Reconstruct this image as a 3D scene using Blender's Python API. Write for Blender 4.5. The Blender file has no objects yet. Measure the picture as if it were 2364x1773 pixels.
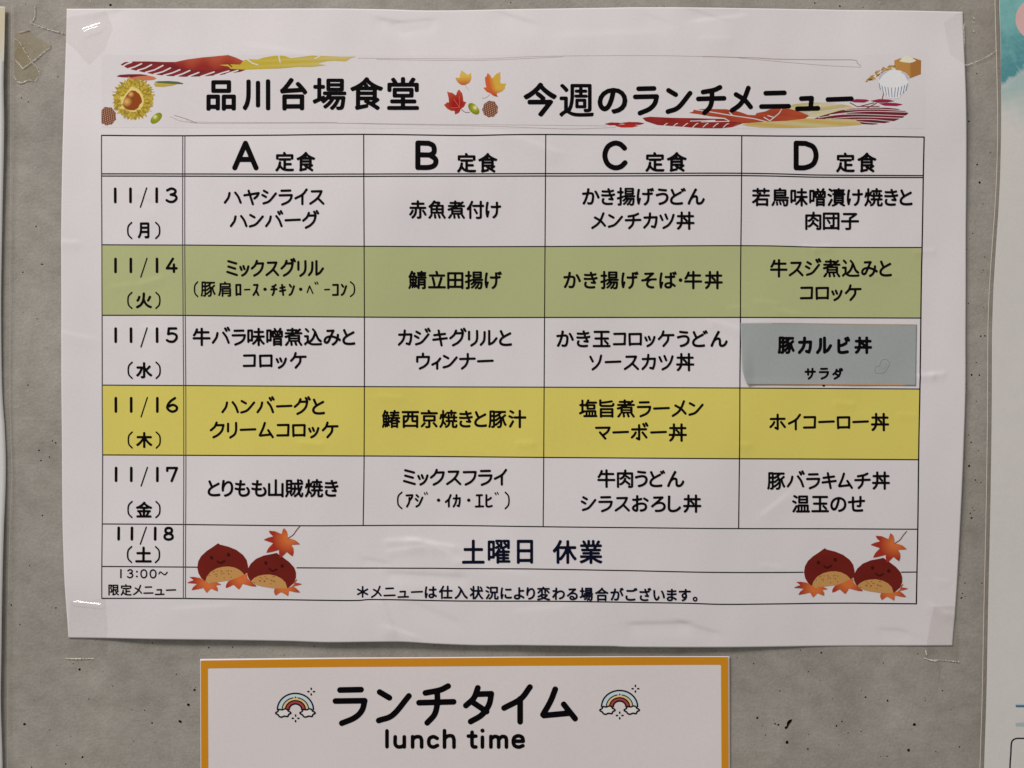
import bpy, math, random
import numpy as np
from mathutils import Vector, geometry

random.seed(7)
C = bpy.context.scene.collection
K = 0.0002032            # metres of wall per unit of layout (the menu sheet is A3, 420 mm wide)
ZC = 1.50                # height of the picture's middle above the floor

def W(x, y, h=0.0):
    """layout position on the wall (x right, y down) and distance off the wall in mm -> metres"""
    return ((x - 1182.0) * K, -h * 0.001, ZC - (y - 886.5) * K)

# ------------------------------------------------------------------ camera
cam = bpy.data.cameras.new("camera")
cam.sensor_width = 36.0
cam.lens = 40.0
cam.clip_start = 0.01
cam.clip_end = 50
co = bpy.data.objects.new("camera", cam)
C.objects.link(co)
co.location = (0, -2364 * K * cam.lens / 36.0, ZC)
co.rotation_euler = (math.radians(90), 0, 0)
bpy.context.scene.camera = co

# ------------------------------------------------------------------ light: an indoor ceiling lamp and the room's pale bounce
world = bpy.data.worlds.new("World")
bpy.context.scene.world = world
world.use_nodes = True
bg = world.node_tree.nodes["Background"]
bg.inputs[0].default_value = (1.0, 0.965, 0.95, 1)
bg.inputs[1].default_value = 0.255

def area(name, loc, target, sx, sy, power, col):
    l = bpy.data.lights.new(name, 'AREA')
    l.shape = 'RECTANGLE'; l.size = sx; l.size_y = sy
    l.energy = power; l.color = col
    o = bpy.data.objects.new(name, l); C.objects.link(o)
    o.location = loc
    o.rotation_euler = (Vector(target) - Vector(loc)).to_track_quat('-Z', 'Y').to_euler()
    return o
area("ceiling_lamp", (-1.05, -1.25, 3.15), (0, 0, 1.45), 1.2, 0.30, 43.0, (1.0, 0.958, 0.945))
sc = bpy.context.scene
sc.view_settings.view_transform = 'Standard'
sc.view_settings.look = 'None'
sc.view_settings.exposure = 0.0
sc.view_settings.gamma = 1.0
sc.render.engine = 'CYCLES'
sc.cycles.max_bounces = 8
sc.cycles.transparent_max_bounces = 12

LIT = (0.66, 0.64, 0.63)   # how bright a white sheet shows, used to turn seen colours into pigment
def lin(c):
    c = c / 255.0
    return c / 12.92 if c <= 0.04045 else ((c + 0.055) / 1.055) ** 2.4
def ink(r, g, b):
    return tuple(min(0.9, lin(v) / k) for v, k in zip((r, g, b), LIT))
PAPER = (0.83, 0.787, 0.785)
BLACK = (0.003, 0.002, 0.003)
NAVY = (0.003, 0.005, 0.020)

# ------------------------------------------------------------------ materials
def new_mat(name):
    m = bpy.data.materials.new(name); m.use_nodes = True
    nt = m.node_tree
    return m, nt, nt.nodes, nt.links, nt.nodes["Principled BSDF"]

def paper_mat(name, col, rough=0.55, attr=False, spec=0.35, fibre=0.018, bump=0.06):
    m, nt, N, L, b = new_mat(name)
    tc = N.new("ShaderNodeTexCoord")
    n1 = N.new("ShaderNodeTexNoise"); n1.inputs["Scale"].default_value = 900; n1.inputs["Detail"].default_value = 3
    n2 = N.new("ShaderNodeTexNoise"); n2.inputs["Scale"].default_value = 14; n2.inputs["Detail"].default_value = 4
    L.new(tc.outputs["Object"], n1.inputs[0]); L.new(tc.outputs["Object"], n2.inputs[0])
    add = N.new("ShaderNodeMath"); add.operation = 'ADD'
    L.new(n1.outputs[0], add.inputs[0]); L.new(n2.outputs[0], add.inputs[1])
    mr = N.new("ShaderNodeMapRange"); mr.inputs[1].default_value = 0.6; mr.inputs[2].default_value = 1.4
    mr.inputs[3].default_value = 1 - fibre * 2; mr.inputs[4].default_value = 1 + fibre * 2
    L.new(add.outputs[0], mr.inputs[0])
    mx = N.new("ShaderNodeVectorMath"); mx.operation = 'SCALE'
    if attr:
        a = N.new("ShaderNodeAttribute"); a.attribute_name = "ink"
        L.new(a.outputs["Color"], mx.inputs[0])
    else:
        mx.inputs[0].default_value = col
    L.new(mr.outputs[0], mx.inputs["Scale"])
    L.new(mx.outputs[0], b.inputs["Base Color"])
    b.inputs["Roughness"].default_value = rough
    b.inputs["Specular IOR Level"].default_value = spec
    bp = N.new("ShaderNodeBump"); bp.inputs["Strength"].default_value = bump; bp.inputs["Distance"].default_value = 0.0003
    L.new(n1.outputs[0], bp.inputs["Height"]); L.new(bp.outputs[0], b.inputs["Normal"])
    return m
M_PAPER = paper_mat("white_copy_paper", PAPER)
M_INK = paper_mat("printed_ink", PAPER, attr=True, spec=0.06, rough=0.7)
M_SHEET2 = paper_mat("laminated_paper", ink(198, 193, 188), rough=0.35)
M_SHEET3 = paper_mat("laminated_paper_left", ink(198, 196, 194), rough=0.35)
M_CARD = paper_mat("white_card", ink(196, 187, 184), rough=0.5)
M_STICK = paper_mat("grey_blue_paper", ink(142, 145, 142), rough=0.5, fibre=0.03)

def concrete_mat():
    m, nt, N, L, b = new_mat("smooth_cast_concrete")
    tc = N.new("ShaderNodeTexCoord")
    def noise(s, d, r=0.55, scl=(1, 1, 1)):
        mp = N.new("ShaderNodeMapping"); mp.inputs["Scale"].default_value = scl
        L.new(tc.outputs["Object"], mp.inputs[0])
        n = N.new("ShaderNodeTexNoise"); n.inputs["Scale"].default_value = s; n.inputs["Detail"].default_value = d
        n.inputs["Roughness"].default_value = r
        L.new(mp.outputs[0], n.inputs[0]); return n
    cloud = noise(20, 8, 0.66); spot = noise(95, 8, 0.68, (0.9, 1, 1.15)); grain = noise(700, 4, 0.7); streak = noise(12, 3, 0.5, (2.0, 1, 0.8))
    cr = N.new("ShaderNodeValToRGB")
    e = cr.color_ramp.elements
    e[0].position = 0.34; e[0].color = (*CONC[0], 1); e[1].position = 0.68; e[1].color = (*CONC[2], 1)
    k = e.new(0.5); k.color = (*CONC[1], 1)
    s = N.new("ShaderNodeMath"); s.operation = 'MULTIPLY_ADD'; s.inputs[1].default_value = 0.42
    s2 = N.new("ShaderNodeMath"); s2.operation = 'MULTIPLY'; s2.inputs[1].default_value = 0.58
    L.new(spot.outputs[0], s2.inputs[0]); L.new(cloud.outputs[0], s.inputs[0]); L.new(s2.outputs[0], s.inputs[2])
    L.new(s.outputs[0], cr.inputs[0])
    hs = N.new("ShaderNodeMapRange"); hs.inputs[1].default_value = 0.35; hs.inputs[2].default_value = 0.65
    hs.inputs[3].default_value = 0.84; hs.inputs[4].default_value = 1.15
    g2 = N.new("ShaderNodeMath"); g2.operation = 'MULTIPLY_ADD'; g2.inputs[1].default_value = 0.5
    g3 = N.new("ShaderNodeMath"); g3.operation = 'MULTIPLY'; g3.inputs[1].default_value = 0.5
    L.new(streak.outputs[0], g3.inputs[0]); L.new(grain.outputs[0], g2.inputs[0]); L.new(g3.outputs[0], g2.inputs[2])
    L.new(g2.outputs[0], hs.inputs[0])
    v = N.new("ShaderNodeVectorMath"); v.operation = 'SCALE'
    L.new(cr.outputs[0], v.inputs[0]); L.new(hs.outputs[0], v.inputs["Scale"])
    # brown tint patches left by old glue and damp
    tint = noise(7, 4, 0.6)
    tr = N.new("ShaderNodeMapRange"); tr.inputs[1].default_value = 0.52; tr.inputs[2].default_value = 0.75
    tr.inputs[4].default_value = 0.6
    L.new(tint.outputs[0], tr.inputs[0])
    mix = N.new("ShaderNodeMix"); mix.data_type = 'RGBA'; mix.blend_type = 'MULTIPLY'
    mix.inputs["B"].default_value = (1.0, 0.93, 0.80, 1)
    L.new(tr.outputs[0], mix.inputs["Factor"]); L.new(v.outputs[0], mix.inputs["A"])
    L.new(mix.outputs["Result"], b.inputs["Base Color"])
    b.inputs["Roughness"].default_value = 0.62
    b.inputs["Specular IOR Level"].default_value = 0.35
    bp = N.new("ShaderNodeBump"); bp.inputs["Strength"].default_value = 0.5; bp.inputs["Distance"].default_value = 0.0005
    h = N.new("ShaderNodeMath"); h.operation = 'ADD'
    L.new(spot.outputs[0], h.inputs[0]); L.new(grain.outputs[0], h.inputs[1])
    L.new(h.outputs[0], bp.inputs["Height"]); L.new(bp.outputs[0], b.inputs["Normal"])
    return m
CONC = [ink(121, 115, 106), ink(135, 129, 120), ink(148, 142, 133)]
M_CONC = concrete_mat()
m, nt, N, L, b = new_mat("pit_dark_brown")
b.inputs["Base Color"].default_value = (0.05, 0.038, 0.028, 1); b.inputs["Roughness"].default_value = 0.95  # one dark brown for the inside of every air hole
M_PIT = m

def film_mat(name, tint, gloss, rough, milk=0.0, milkcol=(0.8, 0.8, 0.8)):
    m, nt, N, L, b = new_mat(name)
    N.remove(b)
    out = N["Material Output"]
    t = N.new("ShaderNodeBsdfTransparent"); t.inputs[0].default_value = (*tint, 1)
    g = N.new("ShaderNodeBsdfGlossy"); g.inputs["Roughness"].default_value = rough
    d = N.new("ShaderNodeBsdfDiffuse"); d.inputs[0].default_value = (*milkcol, 1)
    lw = N.new("ShaderNodeLayerWeight"); lw.inputs[0].default_value = 0.5
    pw = N.new("ShaderNodeMath"); pw.operation = 'POWER'; pw.inputs[1].default_value = 5.0
    L.new(lw.outputs["Facing"], pw.inputs[0])
    mu = N.new("ShaderNodeMath"); mu.operation = 'MULTIPLY_ADD'; mu.inputs[1].default_value = 0.9 * gloss; mu.inputs[2].default_value = 0.045 * gloss; mu.use_clamp = True
    L.new(pw.outputs[0], mu.inputs[0])
    tc = N.new("ShaderNodeTexCoord")
    n = N.new("ShaderNodeTexNoise"); n.inputs["Scale"].default_value = 160; n.inputs["Detail"].default_value = 3
    L.new(tc.outputs["Object"], n.inputs[0])
    mr = N.new("ShaderNodeMapRange"); mr.inputs[1].default_value = 0.35; mr.inputs[2].default_value = 0.75
    mr.inputs[3].default_value = milk * 0.25; mr.inputs[4].default_value = milk * 1.6
    L.new(n.outputs[0], mr.inputs[0])
    m1 = N.new("ShaderNodeMixShader"); L.new(mr.outputs[0], m1.inputs[0]); L.new(t.outputs[0], m1.inputs[1]); L.new(d.outputs[0], m1.inputs[2])
    m2 = N.new("ShaderNodeMixShader"); L.new(mu.outputs[0], m2.inputs[0]); L.new(m1.outputs[0], m2.inputs[1]); L.new(g.outputs[0], m2.inputs[2])
    L.new(m2.outputs[0], out.inputs[0])
    return m
M_TAPE = film_mat("clear_tape", (0.99, 0.987, 0.982), 0.9, 0.10, 0.012)
M_OLDTAPE = film_mat("yellowed_tape", (0.985, 0.955, 0.87), 1.0, 0.18, 0.05, (0.75, 0.68, 0.52))
M_LAM = film_mat("laminate_film", (0.965, 0.96, 0.95), 1.0, 0.10, 0.02, (0.6, 0.57, 0.53))
m, nt, N, L, b = new_mat("tape_edge_sparkle")
b.inputs["Base Color"].default_value = (0.9, 0.87, 0.82, 1); b.inputs["Roughness"].default_value = 0.25  # near-white colour carries the sparkle of the clear tape's teeth
M_EDGE = m

# ------------------------------------------------------------------ how the sheets bulge off the wall (mm)
rng = np.random.RandomState(11)
WAVES = []
for lam, amp, n in ((900, 0.70, 4), (420, 0.26, 6), (210, 0.085, 8), (110, 0.030, 8)):
    for i in range(n):
        a = rng.uniform(0, math.pi)
        WAVES.append((math.cos(a) * 2 * math.pi / lam, math.sin(a) * 2 * math.pi / lam, rng.uniform(0, 6.28), amp / math.sqrt(n)))
# creases: x0,y0,x1,y1, steep side width, broad side width, height mm
CREASE = [
    (1700, 34, 1612, 44, 5, 20, -0.10), (1598, 30, 1652, 47, 5, 30, -0.10), (1630, 92, 1675, 93, 4, 18, 0.05),
    (1165, 38, 1215, 54, 5, 30, -0.10), (1500, 44, 1530, 54, 5, 26, -0.06),
    (885, 50, 928, 58, 5, 22, -0.13), (928, 58, 985, 52, 5, 22, -0.13), (215, 44, 270, 30, 5, 20, -0.10),
    (900, 1249, 962, 1247, 5, 14, 0.12), (955, 1248, 1040, 1262, 6, 20, 0.14), (1005, 1262, 1056, 1292, 8, 24, 0.12),
    (905, 1272, 970, 1264, 4, 14, 0.10), (850, 1292, 890, 1300, 5, 14, -0.08), (905, 1325, 1060, 1333, 8, 18, -0.14),
    (1060, 1300, 1200, 1326, 10, 30, 0.08),
    (885, 1392, 905, 1450, 8, 30, 0.16), (905, 1450, 950, 1466, 6, 24, 0.12), (960, 1396, 1040, 1430, 10, 30, -0.10),
    (1465, 1440, 1575, 1438, 5, 22, -0.15), (1575, 1438, 1640, 1458, 6, 26, -0.12), (1210, 1410, 1300, 1400, 8, 26, 0.06),
    (2045, 1456, 2080, 1460, 6, 20, -0.12), (2080, 1460, 2130, 1478, 6, 20, -0.10), (2153, 1400, 2185, 1417, 4, 18, 0.17),
    (2185, 1417, 2205, 1418, 4, 18, 0.15), (2120, 869, 2150, 866, 3, 9, 0.12), (2150, 866, 2172, 864, 3, 9, 0.10),
    (1862, 572, 1880, 577, 3, 9, 0.07), (1880, 577, 1915, 571, 3, 9, 0.07), (1755, 698, 1790, 703, 3, 14, 0.06),
    (2112, 582, 2150, 580, 3, 9, 0.06), (1990, 632, 2060, 642, 3, 12, 0.05), (1800, 719, 1835, 726, 5, 20, 0.09),
    (1930, 930, 1965, 933, 3, 9, 0.06), (2078, 957, 2108, 959, 3, 9, 0.05), (1706, 1027, 1725, 1026, 3, 9, 0.06),
    (700, 1022, 740, 1025, 3, 12, 0.07), (1200, 1024, 1228, 1023, 3, 9, 0.07), (880, 915, 920, 918, 4, 14, 0.05),
    (1770, 1180, 1808, 1150, 5, 24, 0.09), (330, 655, 370, 645, 4, 14, 0.07), (265, 664, 300, 660, 4, 14, 0.05),
    (330, 462, 350, 470, 5, 16, -0.05), (340, 758, 365, 764, 5, 16, 0.04), (1230, 336, 1275, 352, 8, 24, 0.09),
    (1130, 312, 1200, 322, 8, 24, 0.08), (1500, 655, 1530, 662, 3, 9, 0.04), (1650, 745, 1700, 760, 5, 16, 0.08),
    (2165, 1340, 2185, 1342, 3, 9, 0.05), (1760, 1305, 1800, 1310, 3, 10, 0.05), (1900, 1280, 1940, 1290, 6, 22, 0.07),
    (140, 560, 175, 562, 4, 16, 0.07), (150, 770, 200, 782, 6, 24, 0.06), (420, 1405, 520, 1398, 6, 24, 0.06),
    (600, 115, 700, 130, 10, 40, 0.06), (1320, 90, 1480, 84, 12, 40, 0.07), (1690, 712, 1706, 712, 4, 16, 0.05),
]
def smooth(t):
    t = np.clip(t, 0, 1); return t * t * (3 - 2 * t)
def H(x, y):
    """menu sheet: distance off the wall in mm"""
    x = np.asarray(x, float); y = np.asarray(y, float)
    h = np.full(x.shape, 1.55)
    for kx, ky, p, a in WAVES:
        h += a * np.sin(kx * x + ky * y + p)
    for x0, y0, x1, y1, w1, w2, a in CREASE:
        near = (np.abs(x - (x0 + x1) / 2) < abs(x1 - x0) / 2 + 90) & (np.abs(y - (y0 + y1) / 2) < abs(y1 - y0) / 2 + 90)
        if not near.any(): continue
        xs, ys = x[near], y[near]
        L_ = math.hypot(x1 - x0, y1 - y0); ux, uy = (x1 - x0) / L_, (y1 - y0) / L_
        t = (xs - x0) * ux + (ys - y0) * uy; d = -(xs - x0) * uy + (ys - y0) * ux
        end = np.exp(-(np.clip(-t, 0, None) / (w2 * 0.9)) ** 2 - (np.clip(t - L_, 0, None) / (w2 * 0.9)) ** 2)
        h[near] += 2.2 * a * end * np.exp(-(d / np.where(d < 0, max(w1, 6), max(w2, 12))) ** 2)
    # the lower edge stands off the wall in the middle, the corners are taped down
    h += 1.7 * smooth((y - 1180) / 320) * np.exp(-((x - 1180) / 470.0) ** 2)
    h += 0.7 * np.exp(-((x - 145) / 60.0) ** 2) * np.exp(-((y - 800) / 380.0) ** 2)
    h += 0.5 * np.exp(-((x - 2225) / 60.0) ** 2) * np.exp(-((y - 800) / 380.0) ** 2)
    for cx, cy in ((160, 25), (2220, 30), (162, 1470), (2195, 1488)):
        h -= (h - 0.4) * 0.9 * np.exp(-(((x - cx) / 130.0) ** 2 + ((y - cy) / 110.0) ** 2))
    return np.maximum(h, 0.25)
def Hcard(x, y):
    x = np.asarray(x, float); y = np.asarray(y, float)
    return 0.9 + 0.35 * np.sin(x / 160.0 + 0.6) * np.sin(y / 190.0 - 7.6) + 0.25 * np.sin(x / 330.0 + 2) \
        + 0.06 * np.exp(-((x - 1430) / 60.0) ** 2 - ((y - 1550) / 14.0) ** 2) + 0.05 * np.sin(x / 61.0 + y / 90.0)
def Hright(x, y):
    x = np.asarray(x, float); y = np.asarray(y, float)
    return 1.6 + 0.5 * np.sin(y / 300.0 + 1) + 0.2 * np.sin(y / 120.0 + x / 200.0)
def Hleft(x, y):
    x = np.asarray(x, float); y = np.asarray(y, float)
    return 1.5 + 0.6 * np.sin(y / 210.0 + 0.4) + 0.2 * np.sin(y / 95.0 + x / 120.0)

# ------------------------------------------------------------------ object helpers
def link(name, me, parent=None, label=None, cat=None, group=None, kind=None):
    o = bpy.data.objects.new(name, me); C.objects.link(o)
    if parent is not None: o.parent = parent
    if label: o["label"] = label
    if cat: o["category"] = cat
    if group: o["group"] = group
    if kind: o["kind"] = kind
    return o
def thing(name, label, cat, loc=(0, 0, 0), group=None):
    o = link(name, None, None, label, cat, group)
    o.location = loc
    return o
def build(name, pts, faces, mats, parent=None, colors=None, solid=0.0, smooth_=True, origin=None, **kw):
    """pts: (n,3) world metres"""
    pts = np.asarray(pts, float)
    p_ = parent
    while p_ is not None:                       # children are built in their parent's own space
        pts = pts - np.array(p_.location)[None, :]
        p_ = p_.parent
    me = bpy.data.meshes.new(name)
    me.from_pydata([tuple(p) for p in pts], [], faces)
    me.materials.append(mats)
    if colors is not None:
        ca = me.color_attributes.new("ink", 'FLOAT_COLOR', 'POINT')
        buf = np.ones((len(pts), 4), dtype=np.float32); buf[:, :3] = colors
        ca.data.foreach_set("color", buf.ravel())
    if smooth_:
        me.polygons.foreach_set("use_smooth", [True] * len(me.polygons))
    me.update()
    o = link(name, me, parent, **kw)
    if solid:
        s = o.modifiers.new("thickness", 'SOLIDIFY'); s.thickness = solid; s.offset = -1
    return o

def catmull(pts, n=8):
    if len(pts) < 3: return pts
    out = []
    P = [tuple(2 * np.array(pts[0]) - np.array(pts[1]))] + list(pts) + [tuple(2 * np.array(pts[-1]) - np.array(pts[-2]))]
    for i in range(1, len(P) - 2):
        p0, p1, p2, p3 = map(np.array, P[i - 1:i + 3])
        for k in range(n):
            t = k / n
            out.append(tuple(0.5 * ((2 * p1) + (-p0 + p2) * t + (2 * p0 - 5 * p1 + 4 * p2 - p3) * t * t + (-p0 + 3 * p1 - 3 * p2 + p3) * t ** 3)))
    out.append(tuple(pts[-1]))
    return out
def stroke(s):
    """'x,y x,y! x,y' -> smooth polyline, '!' marks a corner"""
    runs, cur = [], []
    for tok in s.split():
        c = tok.endswith('!'); a = tuple(float(v) for v in tok.rstrip('!').split(','))
        cur.append(a)
        if c: runs.append(cur); cur = [a]
    runs.append(cur)
    out = []
    for r in runs:
        if len(r) > 1:
            q = catmull(r); out += q if not out else q[1:]
    return out

# ------------------------------------------------------------------ distance fields and their meshes: every printed shape is cut from one
def seg_dist(A, B, X, Y):
    D = np.full(X.shape, 1e9)
    for (ax, ay), (bx, by) in zip(A, B):
        dx, dy = bx - ax, by - ay; l2 = dx * dx + dy * dy
        if l2 < 1e-12: t = 0
        else: t = np.clip(((X - ax) * dx + (Y - ay) * dy) / l2, 0, 1)
        np.minimum(D, (X - ax - t * dx) ** 2 + (Y - ay - t * dy) ** 2, out=D)
    return np.sqrt(D)
def winding(A, B, X, Y):
    w = np.zeros(X.shape, int)
    for (ax, ay), (bx, by) in zip(A, B):
        if ay == by: continue
        up = (ay <= Y) & (Y < by); dn = (by <= Y) & (Y < ay)
        if not (up.any() or dn.any()): continue
        xi = ax + (Y - ay) * (bx - ax) / (by - ay)
        w += np.where(up & (X < xi), 1, 0) - np.where(dn & (X < xi), 1, 0)
    return w
def loops_to_segs(loops):
    A, B = [], []
    for l in loops:
        for i in range(len(l)):
            A.append(l[i]); B.append(l[(i + 1) % len(l)])
    return A, B
def lines_to_segs(lines):
    A, B = [], []
    for l in lines:
        for i in range(len(l) - 1):
            A.append(l[i]); B.append(l[i + 1])
    return A, B
def march(F, gx, gy, want_segs=False):
    """cells where F<0 -> verts, faces (or the outline's segments)"""
    ins = F < 0
    ny, nx = F.shape
    cnt = ins[:-1, :-1].astype(int) + ins[1:, :-1] + ins[:-1, 1:] + ins[1:, 1:]
    verts, faces, vid, segs = [], [], {}, []
    def gv(j, i):
        k = (0, j, i)
        if k not in vid: vid[k] = len(verts); verts.append((gx[i], gy[j]))
        return vid[k]
    def ev(j, i, j2, i2):
        if (j2, i2) < (j, i): j, i, j2, i2 = j2, i2, j, i
        k = (1, j, i, j2, i2)
        if k not in vid:
            a, b = F[j, i], F[j2, i2]; t = a / (a - b)
            vid[k] = len(verts)
            verts.append((gx[i] + t * (gx[i2] - gx[i]), gy[j] + t * (gy[j2] - gy[j])))
        return vid[k]
    if not want_segs:
        for j, i in zip(*np.where(cnt == 4)):
            faces.append((gv(j, i), gv(j + 1, i), gv(j + 1, i + 1), gv(j, i + 1)))
    for j, i in zip(*np.where((cnt > 0) & (cnt < 4))):
        cs = ((j, i), (j + 1, i), (j + 1, i + 1), (j, i + 1))
        poly, cr = [], []
        for q in range(4):
            a, b = cs[q], cs[(q + 1) % 4]
            if ins[a] and not want_segs: poly.append(gv(*a))
            if ins[a] != ins[b]:
                e = ev(*a, *b); poly.append(e); cr.append(e)
        if want_segs:
            for q in range(0, len(cr) - 1, 2): segs.append((verts[cr[q]], verts[cr[q + 1]]))
        elif len(poly) > 2: faces.append(tuple(poly))
    return segs if want_segs else (verts, faces)
def grid(x0, y0, x1, y1, cell):
    nx = max(3, int(math.ceil((x1 - x0) / cell)) + 1); ny = max(3, int(math.ceil((y1 - y0) / cell)) + 1)
    gx = np.linspace(x0, x1, nx); gy = np.linspace(y0, y1, ny)
    X, Y = np.meshgrid(gx, gy)
    return gx, gy, X, Y

class Print:
    """collects printed shapes of one part, then lays them on a sheet"""
    def __init__(s): s.v, s.f, s.c, s.z, s.n = [], [], [], [], 0
    def add(s, verts, faces, col, jitter=0.0):
        o = len(s.v); s.v += verts; s.z += [0.0035 * min(s.n, 12)] * len(verts); s.n += 1; s.f += [tuple(i + o for i in f) for f in faces]
        if callable(col):
            s.c += [col(x, y) for x, y in verts]
        else: s.c += [col] * len(verts)
    def strokes(s, lines, w, col, cell=None):
        A, B = lines_to_segs(lines)
        xs = [p[0] for l in lines for p in l]; ys = [p[1] for l in lines for p in l]
        cell = cell or max(0.6, w / 4.5)
        p = w / 2 + cell * 1.5
        gx, gy, X, Y = grid(min(xs) - p, min(ys) - p, max(xs) + p, max(ys) + p, cell)
        s.add(*march(seg_dist(A, B, X, Y) - w / 2, gx, gy), col)
    def fill(s, loops, col, cell=1.6, grow=0.0, cut=None, cutw=0):
        A, B = loops_to_segs(loops)
        xs = [p[0] for l in loops for p in l]; ys = [p[1] for l in loops for p in l]
        p = abs(grow) + cell * 1.5
        gx, gy, X, Y = grid(min(xs) - p, min(ys) - p, max(xs) + p, max(ys) + p, cell)
        D = seg_dist(A, B, X, Y); F = np.where(winding(A, B, X, Y) != 0, -D, D) - grow
        if cut:
            A2, B2 = lines_to_segs(cut)
            F = np.maximum(F, cutw / 2 - seg_dist(A2, B2, X, Y))
        s.add(*march(F, gx, gy), col)
    def glyph_fill(s, loops, col, grow, erode, cell):
        A, B = loops_to_segs(loops)
        xs = [p[0] for l in loops for p in l]; ys = [p[1] for l in loops for p in l]
        p = grow + cell * 2
        gx, gy, X, Y = grid(min(xs) - p, min(ys) - p, max(xs) + p, max(ys) + p, cell)
        D = seg_dist(A, B, X, Y); F = np.where(winding(A, B, X, Y) != 0, -D, D)
        if erode > 0:
            sg = march(F + erode, gx, gy, True)
            if sg:
                D2 = seg_dist([a for a, _ in sg], [b for _, b in sg], X, Y)
                F2 = np.where(F < -erode, -D2, D2) - erode
                F = np.where(np.abs(F) < 99, np.minimum(F2, F + erode * 0.55), F2)
        s.add(*march(F - grow, gx, gy), col)
    def lay(s, name, parent, hf, lift, mat=None, **kw):
        v = np.array(s.v)
        h = hf(v[:, 0], v[:, 1]) + lift + np.array(s.z)
        pts = np.stack([(v[:, 0] - 1182.0) * K, -h * 0.001, ZC - (v[:, 1] - 886.5) * K], 1)
        return build(name, pts, s.f, mat or M_INK, parent, colors=np.array(s.c), **kw)

# ------------------------------------------------------------------ lettering
KANA = {
 'ア': ["18,22 82,20! 77,33 60,47", "50,36 47,62 24,88"], 'イ': ["76,12 55,38 18,58", "54,38 54,88"],
 'ウ': ["50,10 50,26", "20,52 20,28! 81,27! 76,56 58,76 34,88"], 'エ': ["24,26 76,25", "50,26 50,76", "14,77 87,76"],
 'カ': ["17,34 80,32! 77,62 70,84! 56,80", "46,12 43,44 34,66 16,86"], 'キ': ["20,36 76,29", "15,60 85,52", "43,12 58,89"],
 'ク': ["44,12 34,34 14,52", "41,26 80,25! 72,54 52,76 28,89"], 'ケ': ["36,12 28,34 12,52", "32,32 88,31", "61,32 58,60 36,88"],
 'コ': ["22,25 78,24! 76,78", "20,79 77,78"], 'サ': ["12,36 88,35", "32,16 33,58", "68,13 67,48 57,72 38,88"],
 'シ': ["24,18 42,28", "16,40 34,50", "22,84 52,72 86,32"], 'ス': ["24,22 74,21! 62,46 44,66 16,86", "54,56 84,86"],
 'ソ': ["22,22 34,46", "78,16 70,48 54,72 34,88"], 'タ': ["44,10 34,34 14,52", "41,25 78,24! 72,50 54,74 26,90", "34,46 66,66"],
 'チ': ["76,14 58,22 26,28", "12,48 88,46", "52,24 52,50 46,72 30,89"], 'ツ': ["16,24 26,46", "42,18 51,40", "84,20 74,50 56,74 32,88"],
 'ナ': ["12,38 88,36", "52,12 52,44 42,70 22,88"], 'ニ': ["24,26 76,24", "12,76 88,74"],
 'ハ': ["32,30 26,54 8,80", "62,28 78,50 90,80"], 'ヒ': ["24,16 24,70 30,82 54,84 84,80", "24,46 50,42 74,32"],
 'フ': ["18,24 80,23! 74,52 56,74 28,89"], 'ヘ': ["8,62 36,34! 42,34! 90,74"],
 'ホ': ["14,34 86,33", "50,12 50,86! 38,80", "32,50 24,64 12,76", "68,50 88,76"], 'マ': ["14,26 84,25! 74,46 54,62", "34,50 62,82"],
 'ミ': ["28,14 74,26", "28,42 68,53", "22,70 78,86"], 'ム': ["46,14 36,44 20,78! 22,80! 78,74", "64,52 88,88"],
 'メ': ["72,12 58,46 40,70 14,88", "28,34 58,52 80,76"], 'ヤ': ["12,42 86,30! 78,46 64,58", "34,18 56,88"],
 'ラ': ["28,18 74,17", "18,42 82,41! 76,62 60,78 32,90"], 'リ': ["28,18 28,58", "70,14 70,52 62,74 40,90"],
 'ル': ["30,20 29,52 24,70 10,86", "54,14 54,84! 74,74 92,52"], 'ロ': ["20,26 80,25! 79,80", "20,26 22,82", "22,78 79,77"],
 'ン': ["20,22 42,34", "18,82 50,70 86,30"], 'ー': ["12,50 88,47"],
 'ュ': ["28,44 64,42! 60,80", "14,82 86,80"],
}
DAK = ["72,6 79,18", "86,2 93,14"]
for a, b_ in (('グ', 'ク'), ('ジ', 'シ'), ('ダ', 'タ'), ('バ', 'ハ'), ('ビ', 'ヒ'), ('ボ', 'ホ'), ('ベ', 'ヘ')):
    KANA[a] = KANA[b_] + DAK
STROKES = {k: [stroke(q) for q in v] for k, v in KANA.items()}
def small(ch, s=0.70):
    return [[(50 + (x - 50) * s, 90 + (y - 90) * s) for x, y in l] for l in STROKES[ch]]
STROKES['ッ'] = small('ツ'); STROKES['ィ'] = small('イ')
STROKES['ュ'] = [[(x, y + 4) for x, y in l] for l in STROKES['ュ']]
STROKES['・'] = [[(50, 50), (50.5, 50)]]
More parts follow.
